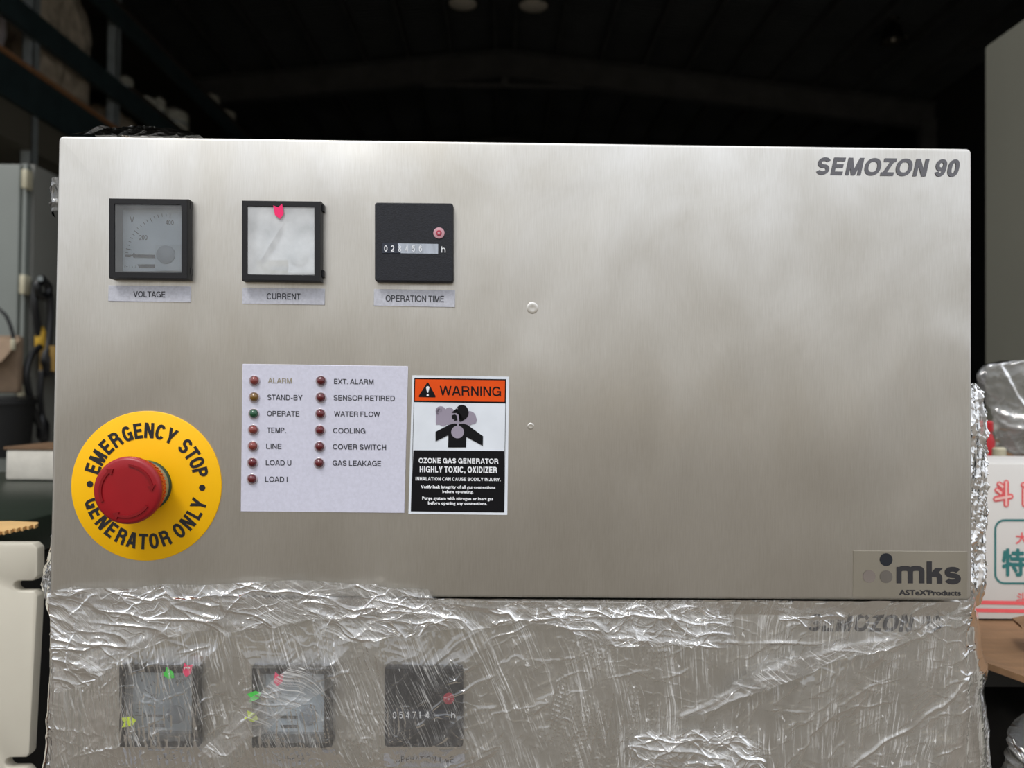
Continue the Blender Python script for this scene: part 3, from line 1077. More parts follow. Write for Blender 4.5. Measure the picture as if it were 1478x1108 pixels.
for zz in (ytop - .048, ytop - .43):
    G().box(fx0 - .21, mx1 - .002, ymf + .025, ymf + .1, zz - .006, zz + .004).build('fin_rail', DARK_BODY, mach)
for xx in (-1.0, mx1 - .12):
    G().box(xx, xx + .06, .3, .36, 0, .05).build('foot', DARK_BODY, mach)
    G().box(xx, xx + .06, yb - .12, yb - .06, 0, .05).build('foot', DARK_BODY, mach)

# slotted off-white plate: outline with two slots opening to the right
yp = ymf - .012
pts = [(-150, 784), (47, 784), (54, 791), (54, 831), (48, 838), (26, 838), (21, 841), (19, 845.5), (21, 850), (26, 853), (48, 853), (54, 860)]
pts += [(42, 1087), (38, 1093), (14, 1093), (9, 1096), (7, 1101), (9, 1106), (14, 1109), (36, 1109), (42, 1115), (32, 1330), (-150, 1330)]
g = G()
fr = [at(a, b, yp) for a, b in pts]
bk = [p + Vector((0, .010, 0)) for p in fr]
nn = len(pts)
g.v = [tuple(p) for p in fr + bk]
g.f = [tuple(range(nn)), tuple(range(2 * nn - 1, nn - 1, -1))] + [(i, (i + 1) % nn, nn + (i + 1) % nn, nn + i) for i in range(nn)]
pl = g.build('side_plate', PLATE_M, mach, bevel=.0012, seg=2)
tag(pl, 'off-white steel plate with two open slots')

# white block behind, tan cardboard strip on the cover
wb = G()
a = at(8, 655, yb - .12)
b = at(73, 655, yb - .12)
zt = at(40, 649, yb - .12).z
wb.box(a.x, b.x + .15, yb - .12, yb - .02, ytop + .001, zt)
t = thing('foam_block', 'off-white foam block standing at the back of the green cover', 'block', ((a.x + b.x) / 2, yb - .07, ytop))
wb.build('slab', mat('off_white_foam', (198, 194, 184), 0.8, noise=(60, .08), bump=(200, .3, (1, 1, 1), .001)), t, bevel=.003)
G().box(a.x - .002, b.x + .15, yb - .121, yb - .019, zt + .0005, zt + .004).build('edge_tape', mat('brown_tape', (110, 84, 60), .5), t)

CARD_TAN = mat('tan_corrugated_card', (214, 174, 116), 0.8, noise=(40, .1))
cs = thing('cardboard_strip', 'torn tan corrugated cardboard strip lying on the green cover', 'cardboard', tuple(at(20, 770, ymf + .06)))
zc = ytop + .0015


def on_cover(px, py, z=zc):
    d = _M @ Vector(((px - PX0) / F_PX, (PY0 - py) / F_PX, -1.0))
    tt = (z - CAM_LOC.z) / d.z
    return CAM_LOC + d * tt


top_edge = [on_cover(-60, 757.5), on_cover(18, 756.5), on_cover(55, 758)]
low = []
for k in range(27):
    u = k / 26
    x_, y_ = 55 - u * 115, 760 + u * 24
    low.append(on_cover(x_, y_ + (1.6 if k % 2 else 0)))
ol = top_edge + low
g = G()
nn = len(ol)
g.v = [tuple(p) for p in ol] + [tuple(p + Vector((0, 0, .003))) for p in ol]
g.f = [tuple(range(nn)), tuple(range(2 * nn - 1, nn - 1, -1))] + [(i, (i + 1) % nn, nn + (i + 1) % nn, nn + i) for i in range(nn)]
g.build('sheet', CARD_TAN, cs)

# ================================================================== right side
BEIGE = mat('beige_grey_cabinet_paint', (118, 117, 106), 0.5, noise=(3, 0.04))
rx = 1.03
yfar = CAM_LOC.y + (rx - CAM_LOC.x) * F_PX / (1427 - 724)
rzt = at(1427, 68, yfar).z
rc = thing('beige_cabinet', 'tall plain beige cabinet at the right edge of the view', 'cabinet', (rx + .35, yfar - .4, 0))
G().box(rx, rx + .7, yfar - .62, yfar, .08, rzt).build('body', BEIGE, rc, bevel=.004)
G().box(rx + .02, rx + .68, yfar - .6, yfar - .02, 0, .08).build('plinth', LAMP_BLACK, rc)
G().box(rx + .01, rx + .69, yfar - .64, yfar - .622, .1, rzt - .02).build('door', BEIGE, rc, bevel=.004)

# bench that carries the carton
BENCH = mat('black_bench_steel', (30, 31, 31), 0.6, noise=(10, .2))
yc = .26
zb_ = at(1440, 912, yc).z
bench = thing('side_bench', 'dark steel bench beneath the white carton at right', 'bench', (.75, .5, 0))
G().box(.345, 1.0, .20, .72, zb_ - .03, zb_).build('top', BENCH, bench, bevel=.003)
G().box(.40, .98, .33, .345, zb_ - .35, zb_ - .031).build('apron', BENCH, bench)
for xx in (.37, .95):
    for yy in (.36, .66):
        G().box(xx, xx + .04, yy, yy + .04, 0, zb_ - .031).build('leg', BENCH, bench)
# brown corrugated sheet laid on the bench
KRAFT2 = mat('brown_corrugated_board', (124, 94, 66), 0.8, noise=(26, .14, (1, 5, 1)), bump=(90, .5, (6, .3, 1), .001))
g = G()
z1 = zb_ + .001
q = [(.335, .165, z1 + .004), (.60, .115, z1 - .0), (.72, .60, z1 + .002), (.35, .62, z1 + .002)]
g.v = [(.338, .20, z1 + .012), (.40, .10, z1 - .012 + .014), (.70, .06, z1 + .002), (.75, .60, z1), (.35, .62, z1)]
g.v += [(a, b, c + .005) for a, b, c in g.v]
g.f = [(4, 3, 2, 1, 0), (5, 6, 7, 8, 9)] + [(i, (i + 1) % 5, 5 + (i + 1) % 5, 5 + i) for i in range(5)]
t = thing('corrugated_sheet', 'brown corrugated cardboard sheet under the white carton', 'cardboard', (.5, .3, z1))
g.build('sheet', KRAFT2, t)
g = G()
pA, pB, pC = at(1464, 898, .2), at(1500, 890, .2), at(1500, 925, .16)
g.v = [tuple(pA), tuple(pB), tuple(pC), tuple(at(1476, 908, .17))]
g.v += [(a, b + .003, c + .003) for a, b, c in g.v]
g.f = [(3, 2, 1, 0), (4, 5, 6, 7), (0, 1, 5, 4), (1, 2, 6, 5), (2, 3, 7, 6), (3, 0, 4, 7)]
g.build('raised_flap', KRAFT2, t)

# white printed carton
CARTON = mat('white_carton_board', (208, 206, 203), 0.7, noise=(14, .03))
PRINT_RED = mat('coral_red_print', (226, 92, 96), 0.6)
PRINT_TEAL = mat('teal_print', (44, 112, 112), 0.6)
PRINT_PINK = mat('pale_pink_print', (240, 196, 190), 0.6)
yk = .27
A_, B_ = at(1392, 668, yk), at(1620, 674, yk)
D_ = at(1400, 893, yk)
cart = thing('printed_carton', 'white carton with red and green characters at the right edge', 'box', (A_.x + .12, yk + .1, D_.z))
zc0, zc1 = D_.z, A_.z
G().box(A_.x, B_.x, yk, yk + .1, zc0, zc1).build('body', CARTON, cart, bevel=.0015)
zl = at(1440, 914, .3).z
G().box(A_.x + .004, B_.x - .004, yk + .004, yk + .096, z1 + .0125 + .005, zc0 - .0002).build('tray', mat('pale_blue_tray', (196, 204, 214), .6), cart)
Pm = Map()
g = G()
quad(g, Pm, 1405, 867.5, 1560, 873, yk - .0004, .018)
quad(g, Pm, 1405, 879, 1560, 884.5, yk - .0004, .018)
g.build('stripe', PRINT_RED, cart)
g = G()
add_text(g, Pm, '斗', 1433, 692, 1463, 732, yk - .0004, CJK, .075, slope=.02)
add_text(g, Pm, '南', 1473, 692, 1505, 732, yk - .0004, CJK, .075, slope=.02)
g.build('lettering', PRINT_RED, cart)
g = G()
add_text(g, Pm, '斗', 1435.5, 694, 1460.5, 730, yk - .0008, CJK, .012, slope=.02)
add_text(g, Pm, '南', 1475.5, 694, 1502.5, 730, yk - .0008, CJK, .012, slope=.02)
g.build('lettering', PRINT_PINK, cart)
g = G()
add_text(g, Pm, '大', 1466, 768, 1484, 785, yk - .0004, CJK, .02, slope=.02)
g.build('lettering', PRINT_RED, cart)
g = G()
add_text(g, Pm, '斗', 1467, 855, 1481, 870, yk - .0004, CJK, .02, slope=.02)
g.build('lettering', PRINT_RED, cart)
g = G()
add_text(g, Pm, '特', 1446, 791, 1480, 832, yk - .0004, CJK, .032, slope=.02)
add_text(g, Pm, '產', 1484, 792, 1520, 833, yk - .0004, CJK, .032, slope=.02)
g.build('lettering', PRINT_TEAL, cart)


def round_frame(g, P, x0, y0, x1, y1, r, w, y):
    def loop(x0, y0, x1, y1, r):
        o = []
        for cx, cy, a0 in ((x1 - r, y0 + r, 0), (x0 + r, y0 + r, 90), (x0 + r, y1 - r, 180), (x1 - r, y1 - r, 270)):
            for k in range(7):
                a = math.radians(a0 + 15 * k)
                o.append((cx + r * math.cos(a), cy - r * math.sin(a)))
        return o
    A = loop(x0, y0, x1, y1, r)
    B = loop(x0 + w, y0 + w, x1 - w, y1 - w, r - w)
    n = len(A)
    i = len(g.v)
    g.v += [tuple(P(a, b, y)) for a, b in A] + [tuple(P(a, b, y)) for a, b in B]
    g.f += [(i + k, i + (k + 1) % n, i + n + (k + 1) % n, i + n + k) for k in range(n)]


g = G()
round_frame(g, Pm, 1435, 749, 1560, 843, 15, 3, yk - .0004)
g.build('printed_frame', PRINT_TEAL, cart)

# red tool and white cup behind the carton
RED_PAINT = mat('red_tool_paint', (170, 20, 30), 0.35)
p, pt = at(1421, 630, .42), at(1421, 607, .42).z
t = thing('red_bottle', 'slim red bottle standing behind the white carton', 'bottle', (p.x, .42, zb_ + .0065))
zz = zb_ + .0065
G().lathe((p.x, .42, zz), (0, 0, 1), [(0, .009), (.004, .0105), (pt - zz - .024, .0105), (pt - zz - .018, .009), (pt - zz - .012, .007)], 24).build('body', RED_PAINT, t, smooth=1)
G().lathe((p.x, .42, pt - .012), (0, 0, 1), [(0, .009), (.01, .009), (.012, .007)], 20).build('cap', RED_PAINT, t, smooth=1)
p2, p2t = at(1438, 656, .40), at(1438, 645, .40).z
t = thing('white_bottle', 'small white bottle half hidden between the carton and the plastic bag', 'bottle', (p2.x, .395, zz))
G().lathe((p2.x, .395, zz), (0, 0, 1), [(0, .009), (.004, .011), (p2t - zz - .02, .011), (p2t - zz - .012, .006)], 24).build('body', WHITE_VINYL, t, smooth=1)
G().lathe((p2.x, .395, p2t - .012), (0, 0, 1), [(0, .007), (.01, .007), (.012, .005)], 20).build('cap', HINGE_M, t, smooth=1)

# ================================================================== the generator units
def noise2(x, z, seed, per=1.0):
    """vectorised value noise in -1..1"""
    x = x / per
    z = z / per
    xi, zi = np.floor(x).astype(np.int64), np.floor(z).astype(np.int64)
    fx, fz = x - xi, z - zi
    fx = fx * fx * fx * (fx * (fx * 6 - 15) + 10)
    fz = fz * fz * fz * (fz * (fz * 6 - 15) + 10)

    def h(a, b):
        n = (a * 374761393 + b * 668265263 + seed * 974711) & 0x7fffffff
        n = ((n ^ (n >> 13)) * 1274126177) & 0x7fffffff
        n = (n ^ (n >> 16)) & 0xffff
        return n / 32767.5 - 1.0
    a, b, c, d = h(xi, zi), h(xi + 1, zi), h(xi, zi + 1), h(xi + 1, zi + 1)
    return (a * (1 - fx) + b * fx) * (1 - fz) + (c * (1 - fx) + d * fx) * fz


def add_frame(g, P, x0, y0, x1, y1, w, y_front, y_back, chamfer=1.2, slope=.012):
    """square meter bezel: outer chamfered wall, front rim, inner wall"""
    d = slope * (x1 - x0) / 2
    cy = (y0 + y1) / 2

    def ring(ins, y):
        a0, b0, a1, b1 = x0 + ins, y0 + ins, x1 - ins, y1 - ins
        q = [P(a0, b0 - d, 0), P(a1, b0 + d, 0), P(a1, b1 + d, 0), P(a0, b1 - d, 0)]
        return q
    # lay the outline out on the front plane, then extrude straight back
    def lay(ins):
        pts = []
        for (a, b) in ((x0 + ins, y0 + ins - d), (x1 - ins, y0 + ins + d), (x1 - ins, y1 - ins + d), (x0 + ins, y1 - ins - d)):
            pts.append(P(a, b, y_front))
        return pts
    loops = [(lay(0), y_back), (lay(0), y_front + .0015), (lay(chamfer), y_front), (lay(w - .8), y_front), (lay(w), y_front + .0008), (lay(w), y_back)]
    i = len(g.v)
    for L_, y in loops:
        for p in L_:
            g.v.append((p.x, y + P.d.y, p.z))
    for k in range(len(loops) - 1):
        for j in range(4):
            g.f.append((i + k * 4 + j, i + k * 4 + (j + 1) % 4, i + (k + 1) * 4 + (j + 1) % 4, i + (k + 1) * 4 + j))


def sticker(P, x, y, ang, s, m, parent, yy):
    """arrow-shaped paper flag: ang = direction of its tip in the picture, degrees"""
    a = math.radians(ang)
    ca, sa = math.cos(a), math.sin(a)
    pts = [(1, 0), (.35, .62), (-1, .62), (-.62, 0), (-1, -.62), (.35, -.62)]
    g = G()
    fr = [P(x + s * (u * ca - v * sa), y - s * (u * sa + v * ca), yy) for u, v in pts]
    bk = [q + Vector((0, .0002, 0)) for q in fr]
    n = len(pts)
    g.v = [tuple(q) for q in fr + bk]
    g.f = [tuple(range(n)), tuple(range(2 * n - 1, n - 1, -1))] + [(i, (i + 1) % n, n + (i + 1) % n, n + i) for i in range(n)]
    return g.build('arrow_sticker', m, parent)


def box_poly_prism(g, P, x0, y0, x1, y1, r, yf_, yb_, slope=.012, seg=5):
    """rounded-corner block, front laid out on plane yf_, extruded straight back"""
    def loop(ins):
        o = []
        a0, b0, a1, b1, rr = x0 + ins, y0 + ins, x1 - ins, y1 - ins, max(r - ins, .1)
        for cx, cy, s0 in ((a1 - rr, b0 + rr, 0), (a0 + rr, b0 + rr, 90), (a0 + rr, b1 - rr, 180), (a1 - rr, b1 - rr, 270)):
            for k in range(seg + 1):
                a = math.radians(s0 + 90 * k / seg)
                px, py = cx + rr * math.cos(a), cy - rr * math.sin(a)
                o.append(P(px, py + slope * (px - (x0 + x1) / 2), yf_))
        return o
    L0, L1 = loop(0), loop(1.6)
    n = len(L0)
    i = len(g.v)
    g.v += [(p.x, yb_ + P.d.y, p.z) for p in L0] + [(p.x, yf_ + .0012 + P.d.y, p.z) for p in L0] + [(p.x, yf_ + P.d.y, p.z) for p in L1]
    for k in range(2):
        for j in range(n):
            g.f.append((i + k * n + j, i + k * n + (j + 1) % n, i + (k + 1) * n + (j + 1) % n, i + (k + 1) * n + j))
    g.f.append(tuple(i + 2 * n + j for j in range(n)))


def dial_meter(P, root, ox, oy, name, glass, kind):
    """48 mm panel meter; (ox, oy) shifts the layout of the voltage meter in photo pixels"""
    YF, YD = -.007, .003
    x0, y0, x1, y1 = 156.2 + ox, 285.8 + oy, 270.8 + ox, 402.0 + oy
    g = G()
    add_frame(g, P, x0, y0, x1, y1, 9.4, YF, .006)
    m = g.build(name, BLACK_PL, root, smooth=1, angle=30)
    Z = lambda zx, zy: (130 + zx / 5.474 + ox, 270 + zy / 5.474 + oy)
    # tray behind the glass
    g = G()
    a, b = P(x0 + 8.6, y0 + 8.6, YF), P(x1 - 8.6, y1 - 8.6, YF)
    dy = P.d.y
    g.v = [(a.x, YF + .001 + dy, a.z), (b.x, YF + .001 + dy, a.z), (b.x, YF + .001 + dy, b.z), (a.x, YF + .001 + dy, b.z), (a.x, YD + .001 + dy, a.z), (b.x, YD + .001 + dy, a.z), (b.x, YD + .001 + dy, b.z), (a.x, YD + .001 + dy, b.z)]
    g.f = [(0, 1, 5, 4), (1, 2, 6, 5), (2, 3, 7, 6), (3, 0, 4, 7), (4, 5, 6, 7)]
    g.build('case', DIAL_CASE, m)
    g = G()
    q = [Z(262, 182), Z(727, 182), Z(727, 664), Z(262, 664)]
    g.poly([P(u, v, YD) for u, v in q])
    g.build('dial_plate', DIAL_WHITE if kind == 'A1' else DIAL, m)
    if kind == 'A1':
        g = G()
        g.poly([P(*Z(u, v), YD - .0002) for u, v in ((262, 560), (727, 560), (727, 664), (262, 664))])
        g.build('dial_foot', DIAL_CREAM, m)
    # scale
    g = G()
    cx, cy = 632, 560
    major = [178, 168, 142.5, 116.5, 90]
    ticks = [(a, 1) for a in major]
    for a0, a1, nn_ in ((178, 168, 1), (168, 142.5, 4), (142.5, 116.5, 4), (116.5, 90, 4)):
        for k in range(1, nn_ + 1):
            ticks.append((a0 + (a1 - a0) * k / (nn_ + 1), 0))
    for a, mj in ticks:
        r1, r0, w = 356, (312 if mj else 332), (2.6 if mj else 1.9)
        t = math.radians(a)
        ux, uy = math.cos(t), -math.sin(t)
        nx, ny = -uy, ux
        g.poly([P(*Z(cx + ux * r + nx * s, cy + uy * r + ny * s), YD - .0003) for r, s in ((r0, -w), (r1, -w), (r1, w), (r0, w))])
    if kind[0] == 'V':
        add_stroke_text(g, P, 'V', *Z(314, 232), *Z(348, 280), YD - .0003, .12)
        add_stroke_text(g, P, '400', *Z(597, 262), *Z(660, 297), YD - .0003, .13)
        add_stroke_text(g, P, '200', *Z(388, 378), *Z(452, 416), YD - .0003, .13)
        add_text(g, P, 'ϵ~ 1.5 ⊥', *Z(272, 614), *Z(366, 638), YD - .0003, None, 0, res=2)
    g.poly([P(*Z(u, v), YD - .0003) for u, v in ((374, 610), (512, 610), (512, 638), (388, 638))])
    g.build('scale_print', INK if kind != 'A1' else DIAL_HUB, m)
    # cover plate of the movement with its round boss
    g = G()
    y_c = YD - .0012
    g.poly([P(*Z(u, v), y_c) for u, v in ((516, 455), (722, 455), (722, 660), (516, 660))])
    g.build('movement_cover', DIAL_WHITE if kind == 'A1' else mat_cache('dial_cover_grey', (192, 205, 214)), m)
    c = P(*Z(600, 533), y_c)
    G().lathe(c, (0, -1, 0), [(0, .0056), (.0008, .0055), (.0011, .0051), (.0013, .001)], 36).build('hub_cap', DIAL_HUB if kind != 'A1' else mat_cache('pale_hub', (205, 212, 216)), m, smooth=1)
    # needle
    g = G()
    y_n = YD - .0010
    na = {'V1': 1.0, 'A1': 128.0, 'V2': 0.0, 'A2': 0.0}[kind]
    if kind == 'A1':
        pts = [(150 + 150, 560), (158 + 150, 566), (430, 300), (470, 240), (420, 290)]
        pts = [(296, 566), (316, 582), (440, 410), (512, 222), (408, 378)]
    else:
        pts = [(275, 533), (335, 533), (345, 518), (362, 531), (512, 534), (512, 558), (360, 552), (345, 560), (335, 543), (275, 541)]
    g.poly([P(*Z(u, v), y_n) for u, v in pts])
    g.build('needle', INK, m)
    # glass
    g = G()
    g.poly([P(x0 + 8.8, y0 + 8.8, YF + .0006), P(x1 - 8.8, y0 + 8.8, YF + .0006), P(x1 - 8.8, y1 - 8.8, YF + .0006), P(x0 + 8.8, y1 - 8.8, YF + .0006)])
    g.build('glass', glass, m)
    # snap hooks on the right side
    for zy in (150, 668):
        q = P(*Z(803, zy), -.002)
        G().box(q.x - .0018, q.x - .0002, -.0035 + dy, -.0002 + dy, q.z - .002, q.z + .002).build('mounting_clip', BLACK_PL, m)
    return m


_mc = {}


def mat_cache(n, c, r=.45):
    if n not in _mc:
        _mc[n] = mat(n, c, r)
    return _mc[n]


def hour_counter(P, root, kind):
    Z = lambda zx, zy: (330 + zx / 4.223, 270 + zy / 4.223)
    YF = -.006
    g = G()
    box_poly_prism(g, P, 540.6, 292, 654.0, 406.2, 4, YF, .0005)
    m = g.build('hour_counter', COUNTER_BL, root, smooth=1, angle=30)
    dy = P.d.y
    y_ = YF - .0002
    g = G()
    if kind == 1:
        g.poly([P(*Z(a, b), y_) for a, b in ((935, 341), (1277, 346), (1277, 406), (935, 401))])
        w = g.build('digit_window', DIGIT_GLARE, m)
        g = G()
        g.poly([P(*Z(a, b), y_ - .0001) for a, b in ((935, 341), (1030, 342.4), (1050, 402.6), (935, 401))])
        g.build('digit_window', DIGIT_DARK, m)
        g = G()
        for k, ch in enumerate('02'):
            x = 948 + k * 41
            add_stroke_text(g, P, ch, *Z(x, 355), *Z(x + 20, 392), y_ - .0002, .15)
        g.build('digits', WHITE_INK, m)
        g = G()
        for k, ch in enumerate('8456'):
            x = 1034 + k * 42
            add_stroke_text(g, P, ch, *Z(x, 356), *Z(x + 18, 393), y_ - .0002, .13)
        g.build('digits', mat_cache('pale_digit', (226, 230, 236)), m)
    else:
        g.poly([P(*Z(a, b), y_) for a, b in ((935, 341), (1277, 346), (1277, 406), (935, 401))])
        g.build('digit_window', DIGIT_DARK, m)
        g = G()
        for k, ch in enumerate('054714'):
            x = 940 + k * 40
            add_stroke_text(g, P, ch, *Z(x, 355), *Z(x + (9 if ch == '1' else 22), 396), y_ - .0002, .13)
        g.build('digits', WHITE_INK, m)
    g = G()
    add_stroke_text(g, P, 'h', *Z(1297, 361), *Z(1322, 398), y_, .13)
    g.build('lettering', WHITE_INK, m)
    c = P(*Z(1282, 280), YF)
    G().lathe(c, (0, -1, 0), [(0, .0034), (.0004, .0033), (.0005, .0029)], 28).build('running_indicator', ROSE if kind == 1 else ROSE_D, m, smooth=1)
    G().lathe(c + Vector((0, -.0005, 0)), (0, -1, 0), [(0, .0017), (.0003, .0015)], 20).build('running_indicator', ROSE_D, m, smooth=1)
    G().lathe(c + Vector((0, -.0008, 0)), (0, -1, 0), [(0, .0008), (.0002, .0007)], 16).build('running_indicator', ROSE, m, smooth=1)


def name_plate(P, root, q, text, tx):
    pl_ = plate(P, q, -.0006, .0006, 'name_plate', SILVER_LABEL, root, bevel=.0001)
    g = G()
    add_stroke_text(g, P, text, *tx, -.0008, .13)
    g.build('lettering', INK_SOFT, pl_)


def front_panel(root, P, holes):
    """folded stainless front with openings for the meters"""
    a, b = at(85, 196, 0) + P.d, at(1403, 866, 0) + P.d
    x0, x1, zt, zb = -.277, .277, Z0 + .2750 + P.d.z, Z0 + P.d.z
    bm = bmesh.new()
    bmesh.ops.create_cube(bm, size=1)
    for v in bm.verts:
        v.co = Vector((x0 + (v.co.x + .5) * (x1 - x0), P.d.y + (v.co.y + .5) * .028, zb + (v.co.z + .5) * (zt - zb)))
    bmesh.ops.bevel(bm, geom=[e for e in bm.edges if abs(e.verts[0].co.y - e.verts[1].co.y) > .01], offset=.0032, segments=5, profile=.5, affect='EDGES')
    ed = [e for e in bm.edges if e.verts[0].co.y < P.d.y + .001 and e.verts[1].co.y < P.d.y + .001]
    bmesh.ops.bevel(bm, geom=ed, offset=.0016, segments=4, profile=.5, affect='EDGES')
    me = bpy.data.meshes.new('p')
    bm.to_mesh(me)
    bm.free()
    o = bpy.data.objects.new('p', me)
    C.objects.link(o)
    cg = G()
    for (hx0, hx1, hz0, hz1) in holes:
        cg.box(hx0, hx1, P.d.y - .01, P.d.y + .012, hz0, hz1)
    cu = cg.build('cut', STEEL)
    md = o.modifiers.new('b', 'BOOLEAN')
    md.object = cu
    md.operation = 'DIFFERENCE'
    md.solver = 'EXACT'
    dg = bpy.context.evaluated_depsgraph_get()
    dg.update()
    m2 = bpy.data.meshes.new_from_object(o.evaluated_get(dg))
    off = parent_world(root)
    m2.transform(Matrix.Translation(-off))
    m2.name = 'front_panel'
    m2.materials.clear()
    m2.materials.append(STEEL)
    m2.shade_smooth()
    m2.set_sharp_from_angle(angle=math.radians(30))
    bpy.data.objects.remove(o)
    bpy.data.objects.remove(cu)
    f = bpy.data.objects.new('front_panel', m2)
    C.objects.link(f)
    f.parent = root
    return f


def generator(label, P, kind):
    root = thing('ozone_generator', label, 'generator', (P.d.x * 0, P.d.y + .25, Z0 + P.d.z))
    dy = P.d.y
    zt, zb = Z0 + .2750 + P.d.z, Z0 + P.d.z
    holes = []
    for ox, oy in ((0, 0), (191.8, 3.2)):
        a, b = P(156.2 + ox + 8.2, 285.8 + oy + 8.2, -.007), P(270.8 + ox - 8.2, 402 + oy - 8.2, -.007)
        holes.append((a.x, b.x, b.z, a.z))
    fp = front_panel(root, P, holes)
    G().box(-.2745, .2745, dy + .030, dy + .50, zb + .0015, zt - .0015).build('enclosure', STEEL, root, bevel=.003)
    G().box(-.270, .270, dy + .0281, dy + .030, zb + .006, zt - .006).build('gasket', BLACK_PL, root)
    m = dial_meter(P, root, 0, 0, 'voltage_meter', GLASS, 'V1' if kind == 1 else 'V2')
    if kind == 2:
        sticker(P, 229, 296, -35, 9.5, GREEN_ST, m, -.0075)
        sticker(P, 206 + 50.5 - 1, 291, -100, 10, PINK, m, -.0075)
        sticker(P, 194 - 23, 363.5, 8, 11, YEL_ST, m, -.0075)
        bpy.data.objects
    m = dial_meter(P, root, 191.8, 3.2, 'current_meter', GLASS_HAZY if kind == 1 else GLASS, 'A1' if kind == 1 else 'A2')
    if kind == 1:
        sticker(P, 402.5, 305.5, -80, 10.5, PINK, m, -.0075)
    else:
        sticker(P, 387, 305, -100, 10, PINK, m, -.0075)
        sticker(P, 353, 328, 20, 10, GREEN_ST, m, -.0075)
        sticker(P, 349, 358.5, -20, 10, YEL_ST, m, -.0075)
    hour_counter(P, root, kind)
    name_plate(P, root, [(156.5, 411.6), (275.3, 413.2), (275.0, 436.2), (156, 434.4)], 'VOLTAGE', (192.5, 420.3, 238.3, 428.6))
    name_plate(P, root, [(349.8, 415), (468.8, 416.4), (468.4, 439.8), (349.4, 438.2)], 'CURRENT', (385, 423.2, 433.7, 432))
    name_plate(P, root, [(539.9, 417), (656.8, 418.6), (656.6, 443.3), (539.5, 441)], 'OPERATION TIME', (556.6, 426.2, 640.8, 435.2))
    g = G()
    tx = (1178.5, 228.3, 1385.3, 253.6) if kind == 1 else (1176 - 22, 229, 1380 - 32, 254)
    add_stroke_text(g, P, 'SEMOZON 90', *tx, -.0003, .205, .22, slope=.016)
    g.build('title_lettering', INK_TITLE if kind == 1 else INK_SOFT, fp)
    return root, fp


P1 = Map(0, 0, 0)
gen1, panel1 = generator('upper stainless steel generator with a big red stop button', P1, 1)

# small dents in the sheet
for (px, py, r) in ((768.5, 444.5, .0031), (766, 615, .0018)):
    c = P1(px, py, 0)
    G().lathe(c, (0, -1, 0), [(-.0002, r * 1.3), (.00006, r * 1.1), (.00022, r * .8), (.00016, r * .5), (.0001, r * .05)], 28).build('dent', STEEL, panel1, smooth=True)

# ---- emergency stop
ring_c = P1(212.1, 700.7, 0)
RR = .04455
er = G().lathe(ring_c, (0, -1, 0), [(0, RR), (.0007, RR), (.0010, RR - .0004), (.0010, .0135)], 96, cap=False)
er = er.build('stop_plate', YELLOW, gen1, smooth=1)
tag(er, 'yellow ring reading EMERGENCY STOP GENERATOR ONLY')
g = G()


def ring_letter(ch, ang, bottom):
    h = .0092
    wid = {'M': .0068, 'O': .0056, 'A': .0062, 'Y': .0062, 'L': .0046, 'E': .0049, 'T': .0055}.get(ch, .0056)
    v, f = letter(ch, wid / h, .19)
    a = math.radians(ang)
    ux, uz = math.cos(a), math.sin(a)
    if bottom:
        rx_, rz_ = -uz, ux       # reading direction, counter-clockwise
        upx, upz = -ux, -uz
    else:
        rx_, rz_ = uz, -ux
        upx, upz = ux, uz
    rc_ = .0331
    i = len(g.v)
    for p, q, l in v:
        s = p * h - wid / 2
        t = (q - .5) * h
        g.v.append((ring_c.x + ux * rc_ + rx_ * s + upx * t, ring_c.y - .0012 - 4e-6 * l, ring_c.z + uz * rc_ + rz_ * s + upz * t))
    g.f.extend([tuple(i + k for k in w) for w in f])


for ch, a in zip('EMERGENCYSTOP', (162.5, 149.8, 136.2, 124, 110.8, 99.3, 87.8, 76.1, 64.3, 46.3, 35.5, 25.2, 14.2)):
    ring_letter(ch, a, False)
for ch, a in zip('GENERATORONLY', (198.4, 208.9, 220.8, 232.6, 245, 256.6, 268, 279, 290.9, 307, 319.2, 330.8, 341.5)):
    ring_letter(ch, a, True)
for a in (178.6, -1.4):
    a = math.radians(a)
    cxx, czz = ring_c.x + .0333 * math.cos(a), ring_c.z + .0333 * math.sin(a)
    g.poly([(cxx + .0019 * math.cos(t * PI / 14), ring_c.y - .0012, czz + .0019 * math.sin(t * PI / 14)) for t in range(28)])
g.build('lettering', INK, er)
eb = G().lathe(ring_c, (0, -1, 0), [(.0095, .0142), (.011, .0160), (.0185, .0182), (.0215, .0188)], 72)
eb = eb.build('stop_button', RED_SIDE, gen1, smooth=1)
tag(eb, 'red mushroom push button')
G().lathe(ring_c, (0, -1, 0), [(.0208, .0189), (.0222, .0192), (.0238, .0190), (.0248, .0182), (.0252, .0172), (.0254, .0120), (.0256, .0002)], 96).build('button_face', RED_CAP, eb, smooth=1, angle=60)
# ribs on the tapering side
for k in range(48):
    a = 2 * PI * k / 48
    d = Vector((math.cos(a), 0, math.sin(a)))
    if k % 48 == 0:
        rb = G()
    rb.bar(ring_c + d * .0163 + Vector((0, -.0115, 0)), ring_c + d * .0187 + Vector((0, -.0205, 0)), .0007, .0007, up=tuple(d))
rb.build('grip_ribs', RED_SIDE, eb)
G().lathe(ring_c, (0, -1, 0), [(.0010, .0152), (.003, .0152), (.0036, .0146)], 64).build('gasket_ring', GREEN_RING, eb, smooth=1)
G().lathe(ring_c, (0, -1, 0), [(.0034, .0146), (.0088, .0142), (.0096, .0136)], 64).build('collar', COLLAR, eb, smooth=1)
